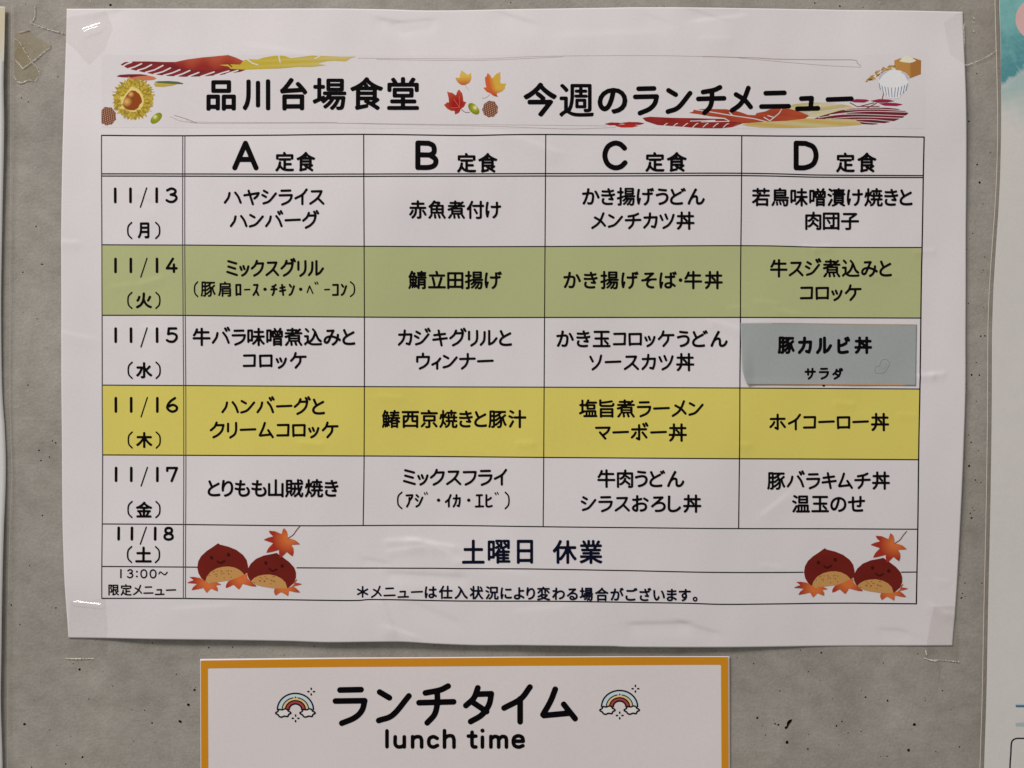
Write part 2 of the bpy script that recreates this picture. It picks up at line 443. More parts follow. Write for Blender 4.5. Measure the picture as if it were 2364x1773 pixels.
LATIN = {
 '1': ["30,0 30,100"], '3': ["4,14 28,1 50,14 46,36 24,46!", "24,46 50,54 56,76 40,97 18,99 1,88"],
 '4': ["38,0 0,73! 60,73", "44,44 44,100"], '5': ["54,2 12,2! 8,43! 32,38 54,50 56,74 40,97 16,98 1,88"],
 '6': ["46,0 22,22 6,50 4,78 28,100 52,90 56,66 34,50 10,62"], '7': ["2,24 2,3! 58,3! 28,100"],
 '8': ["30,47 8,34 10,8 30,0 50,8 52,34 30,47 4,62 3,88 30,100 57,88 56,62 30,47"],
 '0': ["30,0 8,14 0,50 8,86 30,100 52,86 60,50 52,14 30,0"], '/': ["60,0 0,100"],
 'A': ["0,100 38,0! 76,100", "16,66 60,66"], 'B': ["0,0! 0,100! 45,99 66,88 68,66 46,49! 0,48!", "46,49 62,38 60,12 42,1! 0,0"],
 'C': ["72,20 56,4 34,0 10,16 0,50 10,84 34,100 58,96 74,80"], 'D': ["0,0! 0,100! 34,99 62,84 72,50 62,16 34,1! 0,0"],
 'l': ["0,0 0,100"], 'u': ["0,0 0,70 16,98 44,98 64,80!", "64,0 64,100"], 'n': ["0,0 0,100", "0,26 22,2 52,4 62,34! 62,100"],
 'c': ["60,16 34,0 8,14 0,50 8,86 34,100 62,84"], 'h': ["0,-45 0,100", "0,26 22,2 52,4 62,34! 62,100"],
 't': ["24,-35 24,76 34,98! 48,98", "0,0 48,0"], 'i': ["0,0 0,100"],
 'm': ["0,0 0,100", "0,24 20,1 42,6 48,30! 48,100", "48,28 68,1 90,6 96,30! 96,100"],
 'e': ["2,48 66,48! 60,14 34,0 8,14 0,50 8,86 36,100 64,88"],
 '(': ["30,0 6,26 6,74 30,100"], ')': ["0,0 24,26 24,74 0,100"], '~': ["0,60 18,30 46,56 74,72 100,34"],
 '*': ["50,0 50,100", "7,25 93,75", "7,75 93,25"],
}
LAT = {k: [stroke(q) for q in v] for k, v in LATIN.items()}

_gc = {}
_dg_obj = None
def outline(ch):
    """outline of a character of Blender's own built-in font, unit em, y down, centred on 0"""
    global _dg_obj
    if ch in _gc: return _gc[ch]
    if _dg_obj is None:
        cu = bpy.data.curves.new("type_outline", 'FONT'); cu.fill_mode = 'NONE'; cu.resolution_u = 4
        _dg_obj = bpy.data.objects.new("type_outline", cu)
    _dg_obj.data.body = ch
    C.objects.link(_dg_obj)
    dg = bpy.context.evaluated_depsgraph_get(); dg.update()
    me = _dg_obj.evaluated_get(dg).to_mesh()
    V = [(v.co.x, -(v.co.y - 0.38)) for v in me.vertices]
    nxt = {}
    for e in me.edges:
        nxt.setdefault(e.vertices[0], []).append(e.vertices[1]); nxt.setdefault(e.vertices[1], []).append(e.vertices[0])
    seen, loops = set(), []
    for s0 in range(len(V)):
        if s0 in seen or s0 not in nxt: continue
        lp, prev, cur = [], None, s0
        while cur not in seen:
            seen.add(cur); lp.append(V[cur])
            c = [q for q in nxt[cur] if q != prev and q not in seen]
            if not c: break
            # keep the spline's own direction
            c.sort(key=lambda q: (q - cur) % len(V)); prev, cur = cur, c[0]
        if len(lp) > 2: loops.append(lp)
    _dg_obj.evaluated_get(dg).to_mesh_clear()
    C.objects.unlink(_dg_obj)
    _gc[ch] = loops
    return loops
def natural(ch):
    if ch in STROKES:
        return 's', [[((x - 50) / 100, (y - 50) / 100) for x, y in l] for l in STROKES[ch]]
    return 'o', outline(ch)
def bbox(ls):
    xs = [p[0] for l in ls for p in l]; ys = [p[1] for l in ls for p in l]
    return min(xs), min(ys), max(xs), max(ys)
def put(pr, ch, x0, y0, x1, y1, sw, grow, col, cell, latin=False, half=False):
    """one character into its ink box"""
    if latin: kind, ls = 's', LAT[ch]
    else: kind, ls = natural(ch)
    a, b_, c, d = bbox(ls)
    m = sw / 2 if kind == 's' else grow
    if c - a < 1e-6: fx = lambda x: (x0 + x1) / 2
    else: fx = lambda x: x0 + m + (x - a) / (c - a) * (x1 - x0 - 2 * m)
    if d - b_ < 0.06: fy = lambda y: (y0 + y1) / 2 + (y - (b_ + d) / 2) * (100 if not latin else 1) * 0.5
    else: fy = lambda y: y0 + m + (y - b_) / (d - b_) * (y1 - y0 - 2 * m)
    q = [[(fx(x), fy(y)) for x, y in l] for l in ls]
    if kind == 's': pr.strokes(q, sw, col, cell)
    else: pr.glyph_fill(q, col, grow, min(grow * 0.9, 0.017 * (y1 - y0)), cell)
def line(pr, text, xl, xr, yc, em, sw, grow, col=BLACK, cell=0.85, yend=None):
    """a line of type: ink from xl to xr, even gaps between the characters"""
    it = []
    for ch in text:
        if ch == ' ': it.append(None); continue
        kind, ls = natural(ch)
        a, b_, c, d = bbox(ls)
        m = sw / 2 if kind == 's' else grow
        it.append((kind, ls, a * em - m, c * em + m, b_, d))
    tot = sum((q[3] - q[2]) if q else em * 0.5 for q in it)
    gap = (xr - xl - tot) / (len(it) - 1)
    k = 1.0
    if gap < em * 0.06:                       # squeeze the characters a little before they touch
        gap = em * 0.06; k = (xr - xl - gap * (len(it) - 1)) / tot
    x = xl
    for q in it:
        if q is None: x += em * 0.5 * k + gap; continue
        kind, ls, a, c, b_, d = q
        m = sw / 2 if kind == 's' else grow
        w = (c - a) * k
        yy = yc + ((yend - yc) * (x - xl) / (xr - xl) if yend is not None else 0)
        s = (w - 2 * m) / max(1e-6, (c - a - 2 * m)) if c - a - 2 * m > 0.5 else 1
        P = [[(x + m + (px * em - a - m) * s, yy + py * em) for px, py in l] for l in ls]
        if q[5] == q[4]: pr.strokes(P, sw * 1.55, col, cell)
        elif kind == 's': pr.strokes(P, sw, col, cell)
        else: pr.glyph_fill(P, col, grow, min(grow * 0.9, 0.017 * em), cell)
        x += w + gap

# ------------------------------------------------------------------ the concrete wall with its air holes
PITS = """255,11.6,3.2 83.5,522.6,2 97,610,3.5 53,629,2 86,736,1.5 65,889,2 121,1018,2 128.5,1022.5,2.5 90,1040,2.5 94.7,1063.6,2 114,1055,2
98,1190,2 68,1306,1.7 26,1397,2.3 129,1403.5,2 46,1442,1.7 183.6,1545.6,3 169,1532,1.5 174.6,1543,1.3 260,1584,1.5 205,1614,1.5
56.6,1671.8,4 435,1627,4 449,1593,3 452,1587,1.4 416,1666,5 351,1669,2.2 334,1640,1.8 304,1639,1.3 115,1684.5,1.5 131,1721,1.3
190.5,1748,2.8 151.7,1763.6,2 73,1771,2 79,1616,1.3 308.5,1711,1.4 358,1714,1.3 163,1700,1.3 352,1484.6,1.5 482,1495,2 407,1557,1.6
537,1494,2 726,1492,2 656,1513,1.3 1003,1491,1.5 1702,1519,1.5 1740,1532,1.8 1848,1501,1.6 1896,1507,2.5 1866,1551,1.8 2039,1531,1.5
2119,1510,1.6 1893,1570,1.3 1800,1595,1.8 1791.6,1593,1.1 1870,1602.6,1.2 1921.5,1613,1.4 1989,1595,1.4 1998,1609.5,2.4 2049,1617.6,2.6
2136.5,1618,1.7 2176,1594.5,2 1748.6,1657.6,3 1789.5,1671,2.4 1797,1673.5,3 1786,1662,1.2 1760,1676,1.6 1767.5,1697,1.8
1931,1676,2.6 1943.7,1665.7,2 1958,1692,1.8 1988,1688.5,1.6 2111,1673,4.2 2105,1684,1.2 2212.7,1672,1.2 1817,1714,4.5 1865,1729,2.5
1867,1695,1.4 2097.7,1732,4 2160.5,1735,1.4 2215.4,1724.5,2.2 2048,1746,3 2033,1746.7,1.3 1936,1718.5,1.2 2194.7,1638,1.2
2236,1004,1.6 2242,1021.5,2.4 2258.5,1040,1.4 2227,1058,1.2 2237.5,1075.7,3 2252,1108,2.1 2256,1113.5,1.2 2264.5,1114,1.5
2245,1172,1.2 2249,1178,1.4 2240,1185,1.9 2243,1195.7,2.7 2216,1327,1.6 2228,1346,1.8 2222,1370,1.8 2219.4,1380.5,2.5 2228,1377.6,1.4
2264,776,2.3 2274,775.6,2.3 2254,837,1.8 2243,865.6,3 2261,866,2.3 2232,839,1.2 2231,887,1.3 2254.7,926.5,1.3 2256,380,2.5
2261.4,421.6,3.2 2287,352,1.4 2270,471,1.4 2246,539,1.6 2239,551.5,1.4 2273.5,593.6,1.6 2232,575.7,1.4 2270,624,1.4 2266,629,1.1
2235.5,700.7,1.7 2271,709.7,1.4 1881,7,2.2 1939,14.4,2.5 1533,15,1.3 1993,17,1.3 1179,6,1.6 2237,280,2.3 2231.5,265.5,1.4 2255,170,1.6
49.8,226,1.6 65.3,235,1.7 59.5,9.7,1.2 134,177,1.6 2267,1346.5,1.7"""
pits = [tuple(map(float, t.split(','))) for t in PITS.split()]
for i in range(90):                                     # more of the same where the wall goes on past the picture
    side = random.random()
    x = random.uniform(-500, 2900); y = random.uniform(-420, -20) if side < .5 else random.uniform(1790, 2200)
    pits.append((x, y, random.uniform(1.2, 3.6)))
for i in range(80):
    x, y = random.choice([(random.uniform(30, 140), random.uniform(30, 1760)), (random.uniform(1700, 2255), random.uniform(1500, 1760)),
                          (random.uniform(100, 455), random.uniform(1490, 1760)), (random.uniform(2236, 2285), random.uniform(60, 1400))])
    r = random.uniform(0.5, 0.9)
    if all((x - a) ** 2 + (y - b2) ** 2 > (r + c + 4) ** 2 for a, b2, c in pits): pits.append((x, y, r))
X0, Y0, X1, Y1 = -560, -480, 2960, 2240
cv, ce, holes = [], [], []
def loop_add(l):
    o = len(cv); cv.extend(Vector(p) for p in l); ce.extend((o + i, o + (i + 1) % len(l)) for i in range(len(l))); return list(range(o, o + len(l)))
loop_add([(X0, Y0), (X1, Y0), (X1, Y1), (X0, Y1)])
for (x, y, r) in pits:
    n = 9 if r > 1.3 else 6
    st = random.uniform(0.75, 1.0); an = random.uniform(0, 3.14)
    if (x, y) == (416, 1666): st, an = 0.62, 0.6
    if (x, y) == (2048, 1746): st, an = 0.42, -0.6
    if (x, y) == (97, 610): st, an = 0.45, 0.25
    l = []
    for k in range(n):
        a = 2 * math.pi * k / n; rr = r * random.uniform(0.82, 1.12)
        u, w_ = rr * math.cos(a), rr * st * math.sin(a)
        l.append((x + u * math.cos(an) - w_ * math.sin(an), y + u * math.sin(an) + w_ * math.cos(an)))
    holes.append(l)
holes.append([(1829, 1660), (1828, 1666), (1822, 1674), (1818, 1682), (1813, 1684), (1811, 1679), (1816, 1676), (1817, 1667), (1822, 1662)])
for l in holes: loop_add(l)
v2, e2, f2, _, _, _ = geometry.delaunay_2d_cdt(cv, ce, [], 0, 1e-6)
vv = np.array([(p.x, p.y) for p in v2])
keep = []
cent = np.array([vv[list(f)].mean(0) for f in f2])
dead = np.zeros(len(f2), bool)
for l in holes:
    A, B = loops_to_segs([l])
    c0 = np.mean(l, 0)
    near = (np.abs(cent[:, 0] - c0[0]) < 20) & (np.abs(cent[:, 1] - c0[1]) < 20)
    if near.any():
        dead[np.where(near)[0]] |= winding(A, B, cent[near][:, 0], cent[near][:, 1]) != 0
pts = [W(x, y) for x, y in vv]
faces = [tuple(reversed(f)) for f, d in zip(f2, dead) if not d]
mi = [0] * len(faces)
for l in holes:                                         # each hole is a real little bowl in the concrete
    o = len(pts); c0 = np.mean(l, 0); n = len(l)
    rad = float(np.mean([math.hypot(p[0] - c0[0], p[1] - c0[1]) for p in l]))
    for sc_, dp in ((1.0, 0.0), (0.92, 0.9), (0.6, 1.9)):
        for p in l: pts.append(W(c0[0] + (p[0] - c0[0]) * sc_, c0[1] + (p[1] - c0[1]) * sc_, -dp * rad * K * 1000))
    pts.append(W(c0[0], c0[1], -2.3 * rad * K * 1000))
    for ring in range(2):
        for k in range(n):
            a, b2 = o + ring * n + k, o + ring * n + (k + 1) % n
            faces.append((a, a + n, b2 + n, b2)); mi.append(1)
    for k in range(n): faces.append((o + 2 * n + k, o + 3 * n, o + 2 * n + (k + 1) % n)); mi.append(1)
# thickness of the wall behind
wall = build("wall", pts, faces, M_CONC, smooth_=False, kind="structure")
wall.data.materials.append(M_PIT)
wall.data.polygons.foreach_set("material_index", mi)
bt = []
for (x, y) in ((X0, Y0), (X1, Y0), (X1, Y1), (X0, Y1)):
    bt += [W(x, y, -3.0), W(x, y, -120)]
bk = build("wall_body", bt, [(1, 3, 5, 7), (0, 1, 3, 2), (2, 3, 5, 4), (4, 5, 7, 6), (6, 7, 1, 0)], M_CONC, parent=wall, smooth_=False)

# ------------------------------------------------------------------ sheets
def interp(tab, t):
    return np.interp(t, [a for a, _ in tab], [b for _, b in tab])
def sheet_mesh(top, bottom, left, right, nx, ny, hf):
    """Coons patch between four measured edges. top/bottom: (x,y) lists; left/right: (x,y) lists going down"""
    def par(l):
        P = np.array(catmull(l, 6), float); d = np.r_[0, np.cumsum(np.hypot(*np.diff(P, axis=0).T))]; d /= d[-1]
        return lambda t: np.stack([np.interp(t, d, P[:, 0]), np.interp(t, d, P[:, 1])], -1)
    T, B, L_, R = map(par, (top, bottom, left, right))
    u = np.linspace(0, 1, nx); v = np.linspace(0, 1, ny)
    U, V = np.meshgrid(u, v)
    t_, b_, l_, r_ = T(U), B(U), L_(V), R(V)
    U = U[..., None]; V = V[..., None]
    c00, c10, c01, c11 = map(np.array, (top[0], top[-1], bottom[0], bottom[-1]))
    P = (1 - V) * t_ + V * b_ + (1 - U) * l_ + U * r_ - ((1 - U) * (1 - V) * c00 + U * (1 - V) * c10 + (1 - U) * V * c01 + U * V * c11)
    x, y = P[..., 0].ravel(), P[..., 1].ravel()
    h = hf(x, y)
    pts = np.stack([(x - 1182.0) * K, -h * 0.001, ZC - (y - 886.5) * K], 1)
    idx = np.arange(nx * ny).reshape(ny, nx)
    f = np.stack([idx[:-1, :-1], idx[1:, :-1], idx[1:, 1:], idx[:-1, 1:]], -1).reshape(-1, 4)
    return pts, [tuple(q) for q in f.tolist()]

poster = thing("menu_poster", "large white lunch menu sheet with an autumn heading and a printed table of dishes", "poster", W(1182, 760, 0.5))
P_T = [(155, 21), (500, 21.3), (850, 22), (1000, 25), (1190, 23), (1400, 20), (1500, 19), (1700, 21), (2050, 25.5), (2222, 28)]
P_B = [(159, 1472), (400, 1473.4), (650, 1477), (750, 1480), (850, 1479), (930, 1478.5), (1000, 1483), (1100, 1487), (1200, 1486.5), (1400, 1488.4), (1460, 1490.5), (1700, 1492), (1925, 1491), (2198, 1490)]
P_L = [(155, 21), (153.5, 100), (149.7, 260), (145.8, 450), (144.8, 700), (144.5, 1000), (146, 1200), (149.6, 1300), (153, 1370), (159, 1472)]
P_R = [(2222, 28), (2224, 150), (2227, 300), (2227.6, 450), (2227.2, 700), (2226, 860), (2222, 1000), (2214, 1200), (2210, 1300), (2204.6, 1400), (2198, 1490)]
pts, fs = sheet_mesh(P_T, P_B, P_L, P_R, 691, 489, H)
build("paper", pts, fs, M_PAPER, poster, solid=0.00014)

# ---- table geometry, measured column by column
ROWS = {   # name: [(x, y)...]
 't':  [(237, 314), (428, 315), (842, 312.5), (1080, 315), (1260, 313), (1710, 315.5), (1990, 317), (2129, 319)],
 'h1': [(237, 402.6), (842, 404), (1259, 402.6), (1710, 402), (1900, 405.5), (2128.5, 407)],
 'h2': [(237, 407.7), (842, 409.4), (1259, 408.2), (1710, 407.4), (1900, 410.5), (2128, 411.4)],
 'r1': [(237, 565.7), (428, 567), (842, 570), (1257.6, 570), (1709, 568), (1900, 571.5), (2126.5, 572)],
 'r2': [(237.3, 728), (428, 728.5), (842, 732.5), (1257, 733), (1708, 733), (2124.5, 734.5)],
 'r3': [(237.3, 889), (428, 890), (842, 892.5), (1255.5, 893.8), (1706, 895.7), (2121, 898)],
 'r4': [(237.3, 1050), (428, 1050.5), (841, 1052), (1254.5, 1055.5), (1703.5, 1058), (2117, 1060.5)],
 'r5': [(237.5, 1209), (428, 1209.5), (700, 1212), (840, 1212), (1020, 1212), (1254, 1214.5), (1702, 1218.5), (1940, 1219.5), (2116, 1220.5)],
 'r6': [(237.5, 1306.5), (428, 1307), (760, 1309), (1080, 1310.5), (1240, 1311.5), (1440, 1314.5), (1700, 1319.5), (2115, 1319.5)],
 'b':  [(237.5, 1380), (428, 1379), (790, 1383.5), (870, 1381), (1060, 1385), (1290, 1385), (1560, 1389), (1660, 1392.5), (1760, 1392.5), (1940, 1391.5), (2114, 1393)],
}
COLS = {
 'l':  [(237, 314), (237.3, 728), (237.5, 1380)],
 'd1': [(424, 315), (425, 728), (427, 1379)],
 'd2': [(429, 315), (430, 728), (432, 1379)],
 'B':  [(841, 312.5), (842.5, 700), (841.5, 1052), (839.5, 1212)],
 'C':  [(1259.5, 313), (1257, 730), (1255, 1055), (1253.5, 1214.5)],
 'D':  [(1710, 315.5), (1708, 733), (1706, 895), (1702.5, 1218.5)],
 'r':  [(2129, 319), (2126.5, 572), (2121, 898), (2117, 1060), (2114, 1393)],
}
def rowy(r, x): return float(interp(ROWS[r], x))
GREEN = ink(158, 160, 114); YELL = ink(192, 178, 88)
def band(name, ra, rb, col, label):
    pr = Print()
    xa, xb = 237.5, float(interp([(y, x) for x, y in COLS['r']], rowy(rb, 2120)))
    T = catmull(ROWS[ra], 5); B = catmull(ROWS[rb], 5)
    pr.fill([T + B[::-1]], col, cell=3.0)
    pr.lay(name, poster, H, 0.05, label=label)
band("green_row_band", 'r1', 'r2', GREEN, "olive green band behind the 11/14 row")
band("yellow_row_band", 'r3', 'r4', YELL, "yellow band behind the 11/16 row")
GREY = ink(70, 62, 68)
for key, w in (('t', 2.6), ('h1', 2.5), ('h2', 2.5), ('r1', 2.4), ('r2', 2.4), ('r3', 2.4), ('r4', 2.4), ('r5', 2.4), ('r6', 2.4), ('b', 2.6)):
    pr = Print()
    ln = catmull(ROWS[key], 10)
    if key == 'r6':
        a = [p for p in ln if p[0] < 464]; b2 = [p for p in ln if 687 < p[0] < 1852]; c2 = [p for p in ln if p[0] > 2078]
        for q in (a + [(459, 1307.3)], [(688, 1308.7)] + b2 + [(1852, 1319.6)], [(2079, 1319.6)] + c2): pr.strokes([sorted(q)], w, BLACK, 0.8)
    else: pr.strokes([ln], w, BLACK, 0.8)
    pr.lay("table_rule", poster, H, 0.09)
for key, w in (('l', 2.3), ('d1', 1.9), ('d2', 1.9), ('B', 2.3), ('C', 2.3), ('D', 2.5), ('r', 2.9)):
    pr = Print(); pr.strokes([catmull(COLS[key], 16)], w, GREY if key in ('l', 'd1', 'd2') else BLACK, 0.8)
    pr.lay("table_rule", poster, H, 0.10)

# ---- heading picture band, very slightly greyer than the sheet
pr = Print(); pr.fill([[(236, 128), (2110, 130), (2131, 140), (2129, 300), (1200, 300), (236, 296)]], tuple(v * 0.98 for v in PAPER), cell=3.5)
pr.lay("heading_background", poster, H, 0.03)

def Z(ox, oy, s): return lambda l: [(ox + x * s, oy + y * s) for x, y in l]
def lerp(a, b_, t):
    t = max(0.0, min(1.0, t)); return tuple(p + (q - p) * t for p, q in zip(a, b_))
def mott(c, amt, fx, fy, ph=0.0):
    return lambda x, y: tuple(v * (1 + amt * math.sin(x * fx + 1.3 * math.sin(y * fy * 0.7 + ph)) * math.cos(y * fy + ph)) for v in c)
LIFT = 0.07
# thin brown pencil lines round the heading
pr = Print()
TH = ink(160, 148, 142); TH2 = ink(150, 132, 112)
for l in ([(828, 136), (1000, 136.5), (1120, 137.5), (1250, 133), (1480, 131), (1620, 133.5)], [(870, 138.5), (1110, 141), (1300, 134)],
          [(430, 276), (457, 286), (620, 286), (780, 286.5), (1000, 289), (1190, 291), (1400, 293)], [(780, 287), (1060, 292), (1190, 296), (1310, 300), (1420, 296.5)],
          [(395, 271), (425, 282), (480, 283.5), (780, 285)], [(1700, 136), (1830, 147), (1900, 153), (1985, 158)]):
    pr.strokes([catmull(l, 6)], 0.85, TH, 0.7)
for l in ([(1620, 133.5), (1740, 136), (1788, 138.5), (1900, 140), (1968, 141), (1976, 148), (1984, 155)], [(405, 268), (430, 275.5), (457, 286)]):
    pr.strokes([catmull(l, 6)], 1.3, TH2, 0.7)
pr.lay("pencil_line_print", poster, H, LIFT)

# brush-stroke leaves, upper left
z = Z(230, 110, .11452)
pr = Print()
MAR = ink(112, 36, 36); RED = ink(160, 66, 46); OLI = ink(182, 160, 70); DGR = ink(82, 88, 62)
leaf = [(435, 355), (520, 305), (700, 290), (1000, 290), (1320, 300), (1560, 300), (1760, 330), (2000, 400), (2350, 440), (2950, 425), (2990, 445), (2850, 500), (2450, 560), (2100, 590), (1700, 598), (1350, 580), (1080, 545), (820, 490), (600, 440)]
cuts = [z([(480, 385), (560, 340), (660, 305)]), z([(600, 435), (720, 400), (860, 335)]), z([(780, 470), (930, 425), (1060, 355)]),
        z([(940, 510), (1120, 460), (1290, 370)]), z([(1110, 545), (1280, 500), (1440, 420)]), z([(1300, 570), (1480, 520), (1630, 455)]),
        z([(1530, 590), (1680, 540), (1830, 470)]), z([(1800, 592), (1920, 545), (2010, 510)]), z([(2050, 590), (2200, 540), (2320, 500)]),
        z([(2330, 570), (2480, 520), (2620, 480)]), z([(2560, 545), (2700, 500), (2800, 470)])]
pr.fill([z(leaf)], mott(MAR, 0.18, .09, .2), cut=cuts, cutw=3.4, cell=1.5)
brush = Z(0, 0, .36166)([(1110, 402), (1200, 382), (1290, 370), (1460, 355), (1510, 372), (1555, 393), (1552, 412), (1500, 424), (1470, 440), (1350, 452), (1240, 448), (1150, 432)])
pr.fill([brush], lambda x, y: lerp(ink(158, 72, 50), ink(130, 38, 32), (y - 132) / 26 + 0.25 * math.sin(x * .11)), cell=1.5)
zz = Z(480, 110, .17179)
yel = zz([(150, 240), (300, 232), (440, 238), (490, 180), (560, 165), (680, 172), (760, 145), (900, 122), (1000, 120), (1060, 130), (1120, 155), (1250, 140), (1400, 120), (1600, 125), (1800, 132), (2000, 128), (1920, 155), (1860, 195), (1700, 188), (1600, 195), (1480, 225), (1600, 250), (1400, 272), (1200, 272), (1000, 292), (700, 300), (500, 305), (320, 295), (280, 262)])
pr.fill([yel], lambda x, y: lerp(ink(172, 151, 50), ink(180, 164, 102), (x - 600) / 260 + 0.35 * math.sin(y * .5 + x * .02)), cell=1.5,
        cut=[zz([(545, 175), (610, 220), (680, 240)]), zz([(960, 120), (980, 210)]), zz([(1510, 122), (1440, 160)]), zz([(290, 232), (330, 265)])], cutw=3.0)
pr.fill([z([(345, 592), (420, 560), (600, 548), (850, 548), (1000, 570), (880, 600), (700, 615), (480, 612)])], ink(110, 34, 44))
pr.fill([z([(585, 630), (800, 590), (1000, 575), (1110, 600), (1165, 635), (1100, 665), (920, 675), (700, 650)])], ink(178, 104, 72))
pr.fill([z([(960, 745), (1100, 735), (1140, 800), (1300, 805), (1480, 780), (1600, 740), (1300, 722)])], ink(166, 146, 56))
pr.fill([z([(1085, 712), (1200, 690), (1400, 685), (1600, 700), (1715, 735), (1680, 748), (1480, 745), (1250, 728)])], DGR)
pr.lay("brush_leaf_print", poster, H, LIFT, label="maroon, red and yellow brush-stroke leaves above the first heading")
# chestnut in its burr
pr = Print()
rr = random.Random(3); ring = []
NSP = 34
for k in range(NSP * 2):
    a = math.pi * k / NSP; R_ = (440 + rr.uniform(-45, 30)) if k % 2 == 0 else 385 + rr.uniform(-18, 14)
    ring.append((700 + R_ * math.cos(a) * 0.98, 1045 + R_ * math.sin(a)))
pr.fill([z(ring)], lambda x, y: lerp(ink(176, 152, 56), ink(140, 114, 34), 0.5 + 0.5 * math.sin(17 * math.atan2(y - 229.7, x - 310.2) + 1.6 * math.sin(0.45 * math.hypot(x - 310, y - 230)))), cell=1.2)
nutrim = z([(660, 790), (720, 800), (820, 870), (890, 970), (912, 1080), (895, 1180), (840, 1260), (760, 1305), (660, 1312), (540, 1285), (450, 1245), (405, 1235), (460, 1190), (440, 1090), (425, 985), (500, 1000), (560, 920), (610, 850)])
for k in range(150):
    a = rr.uniform(0, 6.283); r0 = rr.uniform(215, 330); r1_ = r0 + rr.uniform(60, 130); sk = rr.uniform(-.12, .12)
    pr.strokes([z([(700 + r0 * math.cos(a), 1045 + r0 * math.sin(a)), (700 + r1_ * math.cos(a + sk), 1045 + r1_ * math.sin(a + sk))])], rr.uniform(.8, 1.5), lerp(ink(196, 176, 84), ink(134, 108, 30), rr.random()), 0.7)
pr.lay("chestnut_burr_print", poster, H, LIFT, label="spiky olive chestnut burr left of the heading")
pr = Print(); pr.fill([nutrim], ink(206, 178, 108), cell=1.2); pr.lay("nut_rim_print", poster, H, LIFT + .02)
pr = Print()
nut = z([(660, 875), (740, 885), (820, 950), (860, 1030), (875, 1110), (820, 1170), (800, 1225), (720, 1275), (640, 1275), (540, 1250), (490, 1180), (500, 1070), (550, 990), (600, 920)])
pr.fill([nut], lambda x, y: lerp(ink(206, 160, 90), ink(126, 62, 26), min(math.hypot(x - 294.5, y - 236), math.hypot(x - 304, y - 219) * 1.6) / 13), cell=1.2)
pr.lay("nut_print", poster, H, LIFT + .04)
# pine cones and acorns
def cone(cx, cy, rx, ry, ang, clip=None):
    pr = Print(); q = []
    for k in range(40):
        a = 2 * math.pi * k / 40; r2 = 1 + 0.05 * math.sin(9 * a) - 0.08 * math.sin(a) * abs(math.sin(a))
        u, v = rx * r2 * math.cos(a), ry * r2 * math.sin(a)
        X, Y = cx + u * math.cos(ang) - v * math.sin(ang), cy + u * math.sin(ang) + v * math.cos(ang)
        if clip: X = max(X, clip)
        q.append((X, Y))
    def colf(x, y):
        du, dv = (x - cx), (y - cy)
        s = math.sin(du * 0.95 + dv * 0.55) * math.sin(dv * 0.75 - du * 0.35)
        return lerp(ink(104, 62, 44), ink(206, 166, 140), (s - 0.35) * 1.8)
    pr.fill([q], colf, cell=0.9)
    pr.lay("pine_cone_print", poster, H, LIFT + .03)
cone(250, 271, 20, 21, 0.1, clip=236.5)
cone(1131.6, 255.5, 17.5, 19, 0.2)
def acorn(cx, cy, l, w, ang, c1, c2):
    pr = Print(); q = []
    for k in range(28):
        a = 2 * math.pi * k / 28; u, v = l * math.cos(a), w * math.sin(a)
        q.append((cx + u * math.cos(ang) - v * math.sin(ang), cy + u * math.sin(ang) + v * math.cos(ang)))
    hx, hy = cx + w * .45 * math.sin(ang) * 1.0, cy - w * .45 * math.cos(ang)
    pr.fill([q], lambda x, y: lerp(ink(214, 212, 170), lerp(c1, c2, (math.hypot(x - hx, y - hy)) / w - .3), math.hypot((x - hx), (y - hy)) / w * 1.6), cell=0.9)
    pr.lay("acorn_print", poster, H, LIFT + .03)
acorn(363, 274.5, 16, 9, -0.75, ink(150, 152, 40), ink(120, 124, 24))
acorn(1094, 253.5, 16, 9.5, 0.82, ink(160, 158, 50), ink(116, 118, 24))
# maple leaves between the two headings
z2 = Z(1010, 150, .08439)
def mleaf(poly, colf, stem, stemcol, veins=(), vcol=None, name="maple_leaf_print", label=None, zz_=z2, sw=1.4):
    pr = Print()
    if stem: pr.strokes([catmull(zz_(stem), 6)], sw, stemcol, 0.7)
    pr.lay("leaf_stem_print", poster, H, LIFT) if stem else None
    pr = Print(); pr.fill([zz_(poly)], colf, cell=1.0, cut=[zz_(v) for v in veins] if (veins and vcol is None) else None, cutw=1.0)
    o = pr.lay(name, poster, H, LIFT + .02, label=label)
    if veins and vcol:
        pr = Print()
        for v in veins: pr.strokes([zz_(v)], 1.1, vcol, 0.6)
        pr.lay("leaf_vein_print", poster, H, LIFT + .04)
mleaf([(655, 172), (730, 215), (830, 300), (915, 235), (930, 350), (915, 440), (870, 510), (800, 550), (760, 570), (690, 572), (640, 560), (560, 500), (520, 440), (490, 368), (560, 370), (612, 372), (615, 290), (640, 220)],
      lambda x, y: lerp(ink(190, 156, 70), ink(166, 76, 30), (y - 178) / 20), [(765, 575), (800, 640), (850, 710)], ink(168, 160, 152), label="small yellow maple leaf")
